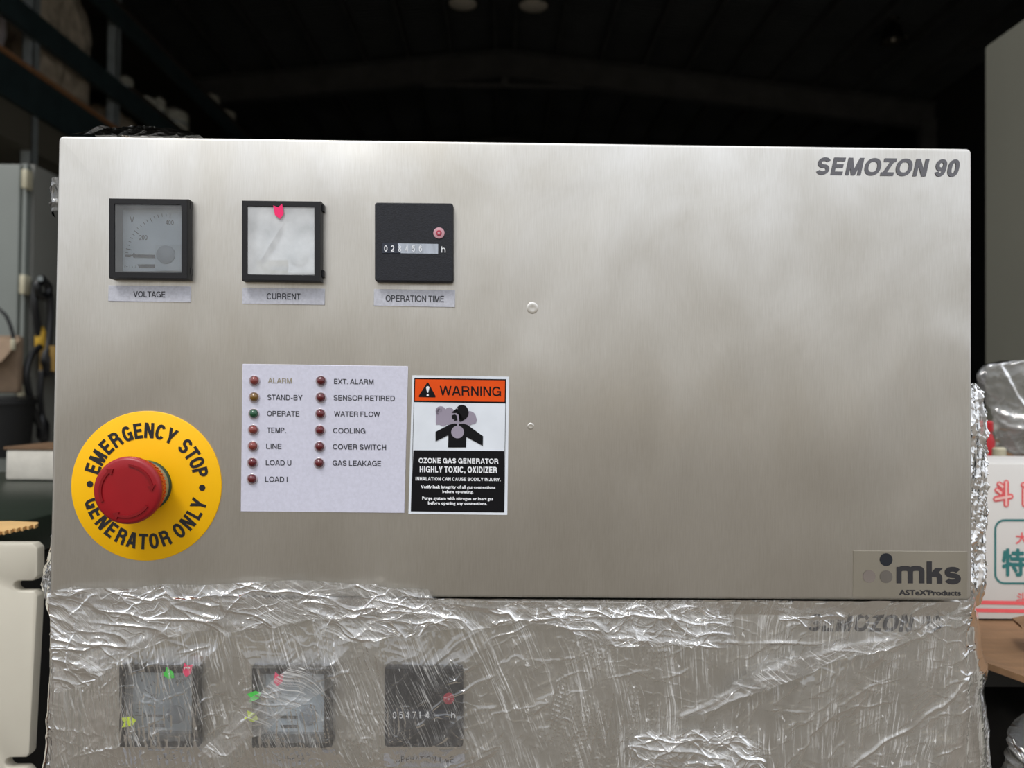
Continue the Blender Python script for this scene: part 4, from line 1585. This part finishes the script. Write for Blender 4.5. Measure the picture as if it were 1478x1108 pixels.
# three raised turn arrows
for a0 in (85, 205, 325):
    g = G()
    top, base = -.0263, -.0250
    inner, outer = .0138, .0152
    ang = [a0 - 72 * k / 20 for k in range(21)]
    vs = []
    for a in ang:
        t = math.radians(a)
        for r, y in ((inner - .0002, base), (inner, top + .0003), (outer, top + .0003), (outer + .0002, base)):
            vs.append((ring_c.x + r * math.cos(t), ring_c.y + y, ring_c.z + r * math.sin(t)))
    g.v = vs
    for k in range(20):
        for j in range(3):
            q = k * 4 + j
            g.f.append((q, q + 1, q + 5, q + 4))
    i = len(g.v)
    t0, t1 = math.radians(ang[-1]), math.radians(ang[-1] - 13)
    for yv in (base, top + .0003):
        for r, t in ((.0122, t0), (.0168, t0), (.0145, t1)):
            g.v.append((ring_c.x + r * math.cos(t), ring_c.y + yv, ring_c.z + r * math.sin(t)))
    g.f += [(i + 3, i + 4, i + 5), (i, i + 1, i + 4, i + 3), (i + 1, i + 2, i + 5, i + 4), (i + 2, i, i + 3, i + 5)]
    g.build('turn_arrow', RED_MARK, eb)

# ---- indicator plate
ip = plate(P1, [(350, 525), (588.8, 528.3), (583.8, 740.2), (347.2, 738)], -.0007, .0007, 'indicator_plate', LAMP_PLATE, gen1, bevel=.0002)
g = G()
for s, x0, y0, x1, y1 in (
    ('STAND-BY', 258, 275, 492, 310), ('OPERATE', 255, 383, 470, 418), ('TEMP.', 255, 493, 382, 528), ('LINE', 250, 600, 352, 635),
        ('LOAD U', 247, 710, 417, 745), ('LOAD I', 243, 820, 392, 855), ('EXT. ALARM', 702, 170, 965, 204), ('SENSOR RETIRED', 699, 279, 1107, 314),
        ('WATER FLOW', 702, 386, 1007, 420), ('COOLING', 696, 497, 911, 531), ('COVER SWITCH', 694, 605, 1049, 640), ('GAS LEAKAGE', 693, 713, 1015, 748)):
    add_stroke_text(g, P1, s, 330 + x0 / 4.615, 510 + y0 / 4.615, 330 + x1 / 4.615, 510 + y1 / 4.615, -.0009, .145)
g.build('lettering', INK_SOFT, ip)
g = G()
add_stroke_text(g, P1, 'ALARM', 330 + 262 / 4.615, 510 + 163 / 4.615, 330 + 420 / 4.615, 510 + 198 / 4.615, -.0009, .145)
tag(g.build('lettering', mat('faded_tan_ink', (150, 142, 122), .5), ip), 'faded ALARM lettering')
lamps = [(368, 549.2, 0), (367.6, 573, 2), (367, 596.8, 3), (366.4, 620, 1), (365.9, 643.6, 1), (365.2, 667.2, 0), (364.6, 690.8, 0)]
lamps += [(464, 549.6, 0), (463.6, 573.4, 0), (463, 597, 0), (462.4, 620.6, 0), (461.8, 644.2, 0), (461.2, 667.8, 0)]
for i, (px, py, c) in enumerate(lamps):
    q = P1(px, py, 0)
    mm = (LED_PINK if (c == 1 or i == 0) else LED_RED, LED_PINK, LED_AMBER, LED_GREEN)[c]
    l_ = G().lathe(q, (0, -1, 0), [(.0004, .00255), (.0016, .0025), (.0026, .0020), (.0032, .0012), (.0034, .0002)], 28).build('indicator_lamp', mm, ip, smooth=1, angle=60)
    if c == 2:
        tag(l_, 'amber indicator lamp')
    if c == 3:
        tag(l_, 'green indicator lamp')
    G().lathe(q, (0, -1, 0), [(.0006, .0033), (.0012, .0033), (.0014, .0030), (.0012, .0026)], 28, cap=False).build('lamp_rim', LED_RING, ip, smooth=1)

# ---- warning label
W = lambda x, y: (580 + x / 5.035, 530 + y / 5.035)


def wpoly(g, pts, y):
    g.poly([P1(*W(a, b), y) for a, b in pts])


wl_ = plate(P1, [W(76, 58), W(780, 68), W(766, 1072), W(48, 1063)], -.0004, .0004, 'warning_label', WHITE_VINYL, gen1)
tag(wl_, 'orange, white and black gas warning label')
g = G()
wpoly(g, [(91, 76), (758, 86), (755, 262), (86, 252)], -.0005)
wpoly(g, [(84, 602), (744, 608), (742, 1054), (65, 1046)], -.0005)
for a, b, c, d in (((91, 76), (94, 76), (68, 1046), (65, 1046)), ((755, 86), (758, 86), (745, 1054), (741, 1054))):
    wpoly(g, [a, b, c, d], -.0005)
g.build('black_field', BLACK_VINYL, wl_)
g = G()
wpoly(g, [(98, 86), (750, 95), (747, 250), (94, 241)], -.0006)
g.build('orange_field', ORANGE_V, wl_)
g = G()
wpoly(g, [(126, 216), (122, 208), (182, 114), (188, 109), (194, 114), (246, 210), (242, 219)], -.0007)
add_stroke_text(g, P1, 'WARNING', *W(275, 137), *W(720, 206), -.0007, .155, slope=.016)
# pictogram
wpoly(g, [(245, 468), (345, 416), (375, 408), (450, 408), (478, 418), (590, 500), (588, 570), (468, 505), (466, 582), (336, 582), (338, 492), (245, 538)], -.0007)
g.build('black_print', BLACK_VINYL, wl_)
g = G()
wpoly(g, [(176, 146), (182, 137), (194, 137), (200, 146), (192, 184), (184, 184)], -.0008)
disc(g, lambda a, b, y: P1(*W(a, b), y), 188, 202, 8, -.0008)
g.build('exclamation_mark', WHITE_INK, wl_)
g = G()
WP = lambda a, b, y: P1(*W(a, b), y)
for cx, cy, r in ((282, 318, 36), (345, 325, 34), (300, 372, 46), (300, 395, 32), (400, 380, 44), (350, 378, 44), (490, 368, 50), (515, 382, 30), (470, 395, 38), (440, 400, 30)):
    disc(g, WP, cx, cy, r, -.0006)
wpoly(g, [(248, 300), (290, 300), (290, 416), (248, 416)], -.0006)
g.build('cloud_print', CLOUD_GREY, wl_)
g = G()
disc(g, WP, 437, 328, 48, -.0008, ry=56)
wpoly(g, [(395, 300), (362, 328), (384, 334), (362, 352), (366, 372), (384, 380), (380, 388), (400, 385), (430, 396), (455, 380)], -.0008)
g.build('head_print', BLACK_VINYL, wl_)
g = G()
wpoly(g, [(366, 336), (395, 332), (412, 345), (417, 380), (414, 430), (400, 430), (404, 380), (400, 352), (388, 342), (368, 345)], -.0009)
disc(g, WP, 405, 470, 46, -.0009)
disc(g, WP, 404, 300, 4, -.0009, n=10)
g.build('airway_print', CLOUD_GREY, wl_)
g = G()
for s, x0, y0, x1, y1, bd in (
    ('OZONE GAS GENERATOR', 122, 660, 702, 698, .02), ('HIGHLY TOXIC, OXIDIZER', 130, 720, 693, 765, .02), ('INHALATION CAN CAUSE BODILY INJURY.', 100, 799, 718, 824, .016),
        ('Verify leak integrity of all gas connections', 137, 857, 680, 888, .016), ('before operating.', 295, 891, 520, 921, .016),
        ('Purge system with nitrogen or inert gas', 148, 940, 664, 972, .016), ('before opening any connections.', 190, 975, 620, 1006, .016)):
    if s.isupper():
        add_stroke_text(g, P1, s, *W(x0, y0), *W(x1, y1), -.0007, .19, slope=.010)
    else:
        add_text(g, P1, s, *W(x0, y0), *W(x1, y1), -.0007, None, .045, slope=.010, res=1)
g.build('white_print', WHITE_INK, wl_)

# ---- maker's plate
K = lambda x, y: (1220 + x / 7.779, 780 + y / 7.779)
KP = lambda a, b, y: P1(*K(a, b), y)
lp = plate(P1, [K(92, 115), K(1372, 125), K(1368, 640), K(88, 628)], -.0003, .0003, 'maker_plate', LOGO_PLATE, gen1)
g = G()
disc(g, KP, 460, 213, 72, -.0005, 40)
g.build('logo_dot', INK_NAVY, lp)
g = G()
disc(g, KP, 270, 402, 71, -.0005, 40)
g.build('logo_dot', INK_LIGHTDOT, lp)
g = G()
disc(g, KP, 460, 405, 71, -.0005, 40)
g.build('logo_dot', INK_GREYDOT, lp)
g = G()
add_stroke_text(g, P1, 'm', *K(576, 290), *K(890, 480), -.0005, .30, slope=.0)
add_stroke_text(g, P1, 'k', *K(916, 233), *K(1096, 484), -.0005, .235, slope=.0)
add_stroke_text(g, P1, 's', *K(1118, 294), *K(1300, 492), -.0005, .28, slope=.0)
add_text(g, P1, "ASTeX'Products", *K(606, 553), *K(1300, 617), -.0005, None, .05, slope=.01, res=3)
g.build('lettering', mat('dark_logo_ink', (44, 43, 46), .5), lp)

# ---- lower unit
dlo = at(170.5, 957.5, -.0025) - at(156.2, 285.8, -.007)
P2 = Map(dlo.x, .005, -.2775)
print('lower shift', tuple(dlo))
gen2, panel2 = generator('lower stainless steel generator sealed under clear stretch film', P2, 2)
# the lower housing sits on a steel cart
cart_z = Z0 + P2.d.z
CART = mat('grey_cart_paint', (92, 96, 98), .5, .3)
t = thing('steel_cart', 'grey steel cart carrying the two stacked generators', 'cart', (0, .3, 0))
G().box(-.29, .29, .02, .52, cart_z - .033, cart_z - .001).build('tray', CART, t, bevel=.004)
G().box(-.28, .28, .04, .50, .25, .28).build('shelf', CART, t, bevel=.004)
for xx in (-.275, .245):
    for yy in (.04, .47):
        G().box(xx, xx + .03, yy, yy + .03, .08, cart_z - .033).build('leg', CART, t)
        G().lathe((xx + .015 - .012, yy + .015, .04), (1, 0, 0), [(0, .038), (.002, .04), (.022, .04), (.024, .038)], 24).build('wheel', LAMP_BLACK, t, smooth=1)
        G().box(xx + .005, xx + .025, yy + .005, yy + .025, .04, .08).build('caster_fork', CART, t)

# ================================================================== stretch film
def interp(pts, x):
    pts = sorted(pts)
    return np.interp(x, [p[0] for p in pts], [p[1] for p in pts])


def ridged(x, z, seed, per):
    return 1 - np.abs(noise2(x, z, seed, per))


def film_mesh(name, X, Y, Z, milk, parent, m=FILM, smooth=True, S=None, fade=None):
    R_, K_ = X.shape
    me = bpy.data.meshes.new(name)
    nv = R_ * K_
    off = parent_world(parent) if parent else Vector((0, 0, 0))
    co = np.stack([X - off.x, Y - off.y, Z - off.z], -1).reshape(-1)
    idx = np.arange(nv).reshape(R_, K_)
    q = np.stack([idx[:-1, :-1], idx[:-1, 1:], idx[1:, 1:], idx[1:, :-1]], -1).reshape(-1, 4)
    me.vertices.add(nv)
    me.vertices.foreach_set('co', co.astype(np.float32))
    me.loops.add(q.size)
    me.loops.foreach_set('vertex_index', q.reshape(-1).astype(np.int32))
    me.polygons.add(len(q))
    me.polygons.foreach_set('loop_start', (np.arange(len(q)) * 4).astype(np.int32))
    me.update(calc_edges=True)
    a = me.attributes.new('milk', 'FLOAT', 'POINT')
    a.data.foreach_set('value', milk.reshape(-1).astype(np.float32))
    for n_, arr in (('su', X + Y if S is None else S), ('sv', Z), ('fade', np.ones_like(X) if fade is None else fade)):
        a = me.attributes.new(n_, 'FLOAT', 'POINT')
        a.data.foreach_set('value', np.ascontiguousarray(arr).reshape(-1).astype(np.float32))
    me.materials.append(m)
    me.shade_smooth()
    me.validate()
    o = bpy.data.objects.new(name, me)
    C.objects.link(o)
    if parent:
        o.parent = parent
    return o


film = thing('stretch_film', 'crinkled clear stretch film wrapped around the stacked generators', 'plastic film', (0, .25, Z0 - .2))


def seg_dist(px, pz, pts):
    """distance to a polyline and position along it"""
    best = np.full(px.shape, 1e9)
    sgn = np.zeros(px.shape)
    for (ax, az), (bx, bz) in zip(pts[:-1], pts[1:]):
        dx, dz = bx - ax, bz - az
        L2 = dx * dx + dz * dz
        t = np.clip(((px - ax) * dx + (pz - az) * dz) / L2, 0, 1)
        ex, ez = px - (ax + t * dx), pz - (az + t * dz)
        d = np.hypot(ex, ez)
        s = np.sign(dx * ez - dz * ex)
        m = d < best
        best = np.where(m, d, best)
        sgn = np.where(m, s, sgn)
    return best, sgn


def XZ(lst, y=0.0):
    return [(at(a, b, y).x, at(a, b, y).z) for a, b in lst]


def wrinkles(x, z, seed, slant):
    """height (m, positive = towards the camera) and cloudiness of a stretched film at panel position x, z"""
    wob = .004 * noise2(x, z, seed + 50, .03) + .0015 * noise2(x, z, seed + 51, .011)
    s = x + slant * z + wob                      # coordinate across the stretch lines
    t = z
    gate1 = np.clip(noise2(x, z, seed + 1, .022) * 1.3 + .55, 0, 1)
    gate2 = np.clip(noise2(x, z * .6, seed + 2, .014) * 1.5 + .3, 0, 1)
    r1 = np.clip(ridged(s * 1.0, t * .10, seed + 3, .0046) - .62, 0, 1) / .38
    r2 = np.clip(ridged(s, t * .14, seed + 4, .0024) - .55, 0, 1) / .45
    h = r1 ** 1.5 * .00085 * gate1 + r2 ** 1.3 * .00030 * gate2
    return h, np.clip(r1 * gate1, 0, 1), np.clip(r2 * gate2, 0, 1)


def crinkle(x, z, seed, sc=1.0, main=0.3):
    """network of sharp creases: long thin ridges in several directions, strongest about angle main"""
    wx = x + .0022 * noise2(x, z, seed + 9, .009) + .0008 * noise2(x, z, seed + 12, .004)
    wz = z + .0022 * noise2(x, z, seed + 10, .009) + .0008 * noise2(x, z, seed + 13, .004)
    h = 0 * x
    m = 0 * x
    for k, (ang, per, amp, pw) in enumerate(((main, .010, .0011, 7), (main + .5, .0075, .0008, 7), (main - .65, .0065, .0007, 8), (main + 1.3, .008, .0006, 8),
                                            (main + .15, .0036, .00038, 5), (main - .35, .0030, .0003, 5), (main + .9, .0034, .0003, 5))):
        c, q = math.cos(ang), math.sin(ang)
        u, v = wx * c + wz * q, -wx * q + wz * c
        gate = np.clip(noise2(u, v, seed + 30 + k, .016 * sc) * 1.4 + .5, 0, 1)
        r = ridged(v, u * .16, seed + 3 * k, per * sc) ** pw * gate
        h = h + r * amp * sc
        m = np.maximum(m, r)
    return h, np.clip(m, 0, 1)


# ---- main wrap round the lower unit
topx = [(60, 852), (75, 853), (110, 845), (150, 851), (185, 848), (240, 841), (300, 843), (360, 838), (430, 836), (500, 840), (560, 846), (618, 849), (626, 862), (700, 863), (1403, 867), (1500, 868)]
top_xz = XZ(topx)
L_sil = [(852, 66), (868, 66), (880, 86), (900, 86), (940, 80), (985, 76), (1040, 70), (1108, 58), (1400, 50)]
R_sil = [(866, 1406), (885, 1420), (935, 1424), (960, 1438), (975, 1437), (988, 1430), (1040, 1437), (1108, 1446), (1400, 1452)]
lz = sorted([(at(x, y, .03).z, at(x, y, .03).x) for y, x in L_sil])
rz_ = sorted([(at(x, y, .03).z, at(x, y, .03).x) for y, x in R_sil])

zbot = Z0 - .2775 + .002
NU, NV = 1280, 380
# rows are denser in the part the photograph shows
vrow = np.concatenate([np.linspace(0, .118, 290), np.linspace(.119, .2855, NV - 290)])
front_n = 1100
side_n = (NU - front_n) // 2
U = np.concatenate([np.linspace(-1 - .5, -1, side_n, endpoint=False), np.linspace(-1, 1, front_n), np.linspace(1, 1.5, side_n + 1)[1:]])
xx = np.clip(U, -1, 1)
VV, UU = np.meshgrid(vrow, U, indexing='ij')
xfront = np.clip(UU, -1, 1) * .2795
ztop = np.interp(xfront, [p[0] for p in top_xz], [p[1] for p in top_xz])
ZZ = ztop - VV
ZZ = np.maximum(ZZ, zbot - 0.0)
xl = np.interp(ZZ, [p[0] for p in lz], [p[1] for p in lz])
xr = np.interp(ZZ, [p[0] for p in rz_], [p[1] for p in rz_])
tl = np.clip(-UU - 1, 0, .5) / .5
tr_ = np.clip(UU - 1, 0, .5) / .5
# the film leaves the front corner, bulges to its silhouette and runs back along the side
XX = xfront.copy()
XX = np.where(UU < -1, -.2795 + (xl + .2795) * np.sin(np.clip(tl * 6, 0, 1) * PI / 2), XX)
XX = np.where(UU > 1, .2795 + (xr - .2795) * np.sin(np.clip(tr_ * 6, 0, 1) * PI / 2), XX)
YY = np.full_like(XX, .0005)
YY = np.where(UU < -1, .0005 + .45 * tl ** 1.3, YY)
YY = np.where(UU > 1, .0005 + .45 * tr_ ** 1.3, YY)
front = (np.abs(UU) <= 1)
# round the front corners
cr = np.clip((np.abs(UU) - .965) / .035, 0, 1)
YY += np.where(front, .002 + .004 * cr ** 2, .006)
# tented over the meters, over the bottom of the upper panel
for (a, b) in ((170, 289), (364, 480), (554, 669)):
    pa, pb = at(a, 957, 0), at(b, 1075, 0)
    d = np.maximum(np.maximum(pa.x - XX, XX - pb.x), np.maximum(pb.z - ZZ, ZZ - pa.z))
    YY -= np.where(front, .0050 * (1 - np.clip(d / .026, 0, 1)) ** 1.6, 0)
over = np.clip((ZZ - (Z0 - .010)) / .010, 0, 1)
YY -= np.where(front, over * .0042, 0)
# integral coordinate across the stretch lines, which lean differently along the unit
slant = np.interp(XX + .1 * (Z0 - ZZ), [-.28, -.2, -.05, .03, .1, .28], [.15, .30, .46, .38, .05, -.12]) 
SS = XX + slant * (ZZ - Z0 + .05) + .0030 * noise2(XX, ZZ, 71, .04) + .0006 * noise2(XX, ZZ, 72, .012) + np.where(front, 0, YY)
h, r1, r2 = wrinkles(XX, ZZ, 11, slant)
ck, cm = crinkle(XX, ZZ, 31)
ckf = np.clip(1 - (Z0 + .004 - ZZ) / (.024 + .012 * noise2(XX, ZZ * 0, 77, .03)), 0, 1)      # bunched near the top
patch = np.clip(noise2(XX, ZZ, 88, .035) * 2.2 - .9, 0, 1) * np.clip((XX - .02) / .05, 0, 1)
side_w = np.where(front, np.clip((np.abs(UU) - .93) / .07, 0, 1), 1)
ckw = np.clip(ckf * 1.0 + patch * .8 + side_w * .9, 0, 1.1)
H = h * (1 - .5 * ckw) + ck * np.maximum(ckw, .55) + .0008 * noise2(XX, ZZ, 41, .02)
M = .035 + .05 * r1 + .03 * r2 + .12 * cm * np.maximum(ckw, .3) + .05 * np.clip(noise2(XX, ZZ, 43, .05), 0, 1)
# long creases pulled across the film
creases = [([(985, 1035), (1040, 1010), (1092, 983), (1150, 955), (1210, 938), (1290, 925), (1400, 878)], .0022, .0026),
           ([(75, 990), (150, 962), (205, 925), (290, 905), (380, 903), (470, 893), (620, 872)], .0024, .0034),
           ([(290, 1092), (340, 1050), (385, 1010), (420, 985)], .0014, .0018),
           ([(620, 868), (760, 880), (830, 905), (880, 925), (1000, 931), (1200, 928)], .0018, .0016),
           ([(1230, 1108), (1300, 1060), (1350, 1030), (1428, 962)], .0016, .002),
           ([(450, 880), (500, 905), (560, 915), (620, 905), (690, 885)], .0020, .0018),
           ([(930, 1095), (960, 1070), (1010, 1060), (1070, 1085), (1030, 1105)], .0014, .0014),
           ([(800, 868), (850, 893), (900, 905), (990, 925)], .0016, .0016),
           ([(95, 885), (84, 940), (88, 1000), (97, 1090)], .0020, .0014)]
for pts, amp, wd in creases:
    d, sg = seg_dist(XX + .0012 * noise2(XX, ZZ, 61, .012), ZZ + .0012 * noise2(XX, ZZ, 62, .012), XZ(pts))
    gt = np.clip(.6 + .9 * noise2(XX, ZZ, 64 + len(pts), .016), 0, 1)
    H += amp * .55 * np.exp(-(d / (wd * .6)) ** 2) * gt
    # one-sided milky fold beside the crease line
    M += gt * (.30 * np.exp(-(d / .0007) ** 2) + np.where(sg > 0, .12, .03) * np.exp(-(d / (wd * 1.6)) ** 2))
YY = np.where(front, YY - H, YY)
YY = np.where(front & (np.abs(XX) < .276) & (ZZ < Z0 - .002), np.minimum(YY, .0037), YY)
XX = np.where(UU < -1, XX - H * .8, np.where(UU > 1, XX + H * .8, XX))
film_mesh('lower_wrap', XX, YY, ZZ, np.clip(M, 0, .6), film, S=SS)


def film_band(name, top, bot, y0, seed, nu=420, nv=70, amp=1.0, base=.10, y_amp=.0, ang=.1):
    """second layer of film between two pixel curves, in front of plane y0"""
    u = np.linspace(0, 1, nu)
    v = np.linspace(0, 1, nv)
    tx = np.interp(u, np.linspace(0, 1, len(top)), [p[0] for p in top])
    ty = np.interp(u, np.linspace(0, 1, len(top)), [p[1] for p in top])
    bx = np.interp(u, np.linspace(0, 1, len(bot)), [p[0] for p in bot])
    by = np.interp(u, np.linspace(0, 1, len(bot)), [p[1] for p in bot])
    X, Z = np.zeros((nv, nu)), np.zeros((nv, nu))
    for i in range(nu):
        a, b = at(tx[i], ty[i], y0), at(bx[i], by[i], y0)
        X[:, i] = a.x + (b.x - a.x) * v
        Z[:, i] = a.z + (b.z - a.z) * v
    ck, cm = crinkle(X, Z, seed, 1.15, ang)
    fold = ridged(X * .25 + Z * .2, Z + .1 * X, seed + 5, .006) ** 3
    edge = np.exp(-(np.minimum(v, 1 - v)[:, None] / .04) ** 2)
    H = ck * amp + fold * .0012 * amp + .0012 * noise2(X, Z, seed + 6, .02)
    Y = y0 - H - y_amp
    M = base + .16 * cm + .08 * fold + .08 * edge + 0 * X
    # free edges flutter
    Z = Z + .0022 * noise2(X, Z, seed + 8, .012) * (1 - np.abs(2 * v - 1)[:, None] * -0.0)
    fade = np.clip(np.minimum(u, 1 - u) / .10, 0, 1)[None, :] * np.ones_like(X)
    if name == 'bunched_band':
        fade = np.clip((1 - u) / .06, 0, 1)[None, :] * np.ones_like(X)
    c_, q_ = math.cos(ang + PI / 2 - .25), math.sin(ang + PI / 2 - .25)
    return film_mesh(name, X, Y, Z, np.clip(M, 0, .7), film, S=X * .55 + Z * .8 + .003 * noise2(X, Z, seed + 40, .02), fade=fade)


film_band('bunched_band', [(70, 856), (100, 850), (200, 848), (300, 846), (420, 838), (520, 843), (624, 850)],
          [(80, 1000), (130, 985), (190, 940), (270, 915), (350, 908), (480, 893), (640, 872)], -.0045, 101, 800, 200, 1.0, .05)
film_band('crease_band', [(1402, 876), (1310, 915), (1200, 931), (1110, 962), (1060, 985)],
          [(1402, 886), (1310, 925), (1210, 948), (1130, 985), (985, 1040)], -.0008, 131, 500, 50, .7, .05, ang=.35)
film_band('diagonal_band', [(285, 1093), (330, 1045), (365, 1005), (440, 940)],
          [(290, 1100), (350, 1075), (400, 1040), (500, 975)], -.0082, 151, 260, 90, .5, .02, ang=.8)
film_band('glossy_patch', [(440, 868), (520, 872), (640, 872), (760, 876), (880, 874), (1060, 874)],
          [(450, 905), (520, 925), (620, 915), (760, 895), (880, 928), (1060, 935)], -.0008, 171, 900, 130, 1.7, .03)
film_band('glossy_patch', [(900, 1062), (960, 1058), (1040, 1050), (1100, 1066)],
          [(905, 1100), (960, 1118), (1040, 1120), (1110, 1116)], .0006, 191, 300, 100, 1.4, .02)
film_band('glossy_patch', [(1120, 884), (1160, 887), (1225, 884)],
          [(1125, 899), (1160, 903), (1225, 896)], -.0004, 211, 200, 50, 1.2, .0)


def film_strip(name, pts, seed, depth=.05, base=.22, y0=.02, amp=.6, inner=.2765):
    """film standing off the side of a unit: pts = silhouette (px, py) from top to bottom"""
    n = 220
    py = np.linspace(pts[0][1], pts[-1][1], n)
    px = np.interp(py, [p[1] for p in pts], [p[0] for p in pts])
    sil = [at(a, b, y0 + .01) for a, b in zip(px, py)]
    k = 90
    s = np.linspace(0, 1, k)
    X, Y, Z = (np.zeros((n, k)) for _ in range(3))
    sign = 1 if pts[0][0] > 700 else -1
    for i, p in enumerate(sil):
        Y[i] = y0 + depth * s
        k_ = (Y[i] - CAM_LOC.y) / (y0 + .01 - CAM_LOC.y)
        edge = CAM_LOC.x + (p.x - CAM_LOC.x) * k_          # keeps bulging as it runs back
        X[i] = sign * inner + (edge - sign * inner) * np.sin(np.clip(s * 2.2, 0, 1) * PI / 2)
        Z[i] = p.z
    ck, cm = crinkle(Y, Z, seed, 1.3)
    ck2, cm2 = crinkle(X * 3 + Y, Z, seed + 20, 1.6)
    X = X + sign * (ck + ck2 - .0006) * amp
    X = np.where(sign * X < .2755, sign * .2755, X)
    Y = Y - ck2 * 1.2
    M = base + .12 * cm + .12 * cm2
    return film_mesh(name, X, Y, Z, np.clip(M, 0, .7), film)


film_strip('right_side_wrap', [(1405, 552), (1413, 566), (1419, 600), (1420, 680), (1420, 760), (1417, 800), (1420, 850), (1412, 880)], 201)
film_strip('left_side_wrap', [(79, 780), (74, 800), (68, 830), (64, 855), (66, 868), (74, 880), (86, 892)], 231, base=.12)

# film heaped on top of the upper unit
n1, n2 = 60, 240
u = np.linspace(0, 1, n2)
w = np.linspace(0, 1, n1)
pxs = 122 + u * 158
hh = np.interp(pxs, [122, 133, 142, 150, 165, 190, 206, 232, 250, 262, 280], [0, 8, 13, 8, 8, 11, 9, 10, 7, 6, 0])
X, Y, Z = (np.zeros((n1, n2)) for _ in range(3))
for i in range(n2):
    p = at(pxs[i], 196, .03)
    hgt = hh[i] / F_PX * .50
    X[:, i] = p.x
    Y[:, i] = .012 + w * .08
    rise = (Z0 + .2752 - CAM_LOC.z) * (Y[:, i] / -CAM_LOC.y)
    Z[:, i] = Z0 + .2752 + np.sin(np.clip(w * 3, 0, 1) * PI / 2) * (hgt + .0012) + np.where(w < .34, rise, rise[20] * np.clip(1 - (w - .34), 0, 1))
ck, cm = crinkle(X, Y, 301, 1.6)
Z += ck * .8
Y += ck * .6
film_mesh('top_heap', X, Y, Z, np.clip(.06 + .25 * cm, 0, .6), film)
# stray tuft at the left edge of the upper unit
n1, n2 = 40, 40
U_, V_ = np.meshgrid(np.linspace(-1, 1, n2), np.linspace(-1, 1, n1))
p = at(77, 281, .04)
X = p.x + U_ * .006 * (1 - .4 * V_ ** 2)
Z = p.z + V_ * .011 + .002 * U_
ck, cm = crinkle(X, Z, 331, 1.2)
Y = .04 - ck * 2.0 + .01 * U_ ** 2
film_mesh('loose_tuft', np.where(X > -.2772, -.2772, X), Y, Z, np.clip(.02 + .2 * cm, 0, .5), film)

# ================================================================== plastic bag and wrapped goods at right
def bag(name, label, pts_l, px_r, y, seed, m, milk0, bulge=.05):
    """limp bag: left silhouette from top to bottom in pixels, right side out of view"""
    n, k = 150, 150
    py = np.linspace(pts_l[0][1], pts_l[-1][1], n)
    pl_ = np.interp(py, [p[1] for p in pts_l], [p[0] for p in pts_l])
    s = np.linspace(0, 1, k)
    X, Y, Z = (np.zeros((n, k)) for _ in range(3))
    for i in range(n):
        a, b = at(pl_[i], py[i], y), at(px_r, py[i], y)
        X[i] = a.x + (b.x - a.x) * s
        Z[i] = a.z
        v = i / (n - 1)
        Y[i] = y - bulge * np.sin(s * PI) ** .6 * (.35 + .65 * math.sin(min(1, v * 1.2 + .1) * PI / 2))
    cx_, cz_ = X * 1.0, Z * 1.0
    ck, cm = crinkle(cx_, cz_, seed, 3.2, -.7)
    fold = ridged(cx_ + .5 * cz_, cz_ * .25, seed + 5, .016) ** 3
    Y = Y - ck * 1.6 - fold * .004
    me = film_mesh(name, X, Y, Z, np.clip(milk0 + .2 * cm + .1 * fold, 0, .8), None, m)
    return tag(me, label, 'bag')


bag('plastic_bag', 'clear crumpled plastic bag standing above the white carton', [(1440, 521), (1418, 526), (1408, 541), (1412, 562), (1424, 590), (1431, 625), (1436, 648), (1446, 668), (1440, 862)], 1640, .455, 401, FILM_BAG, .10, .05)
bag('plastic_bag', 'crumpled film-covered bundle in the lower right corner', [(1478, 1018), (1455, 1050), (1444, 1072), (1440, 1108), (1436, 1200)], 1640, .16, 431, FILM_BAG, .05, .04)
wrapped('dark_parcel', 'dark parcel inside the film in the lower right corner', at(1452, 1108, .25).x, .62, .17, .31, at(1460, 1230, .2).z, at(1475, 1040, .2).z, mat('dark_wrapped_goods', (48, 46, 44), .5), 21, 'parcel')
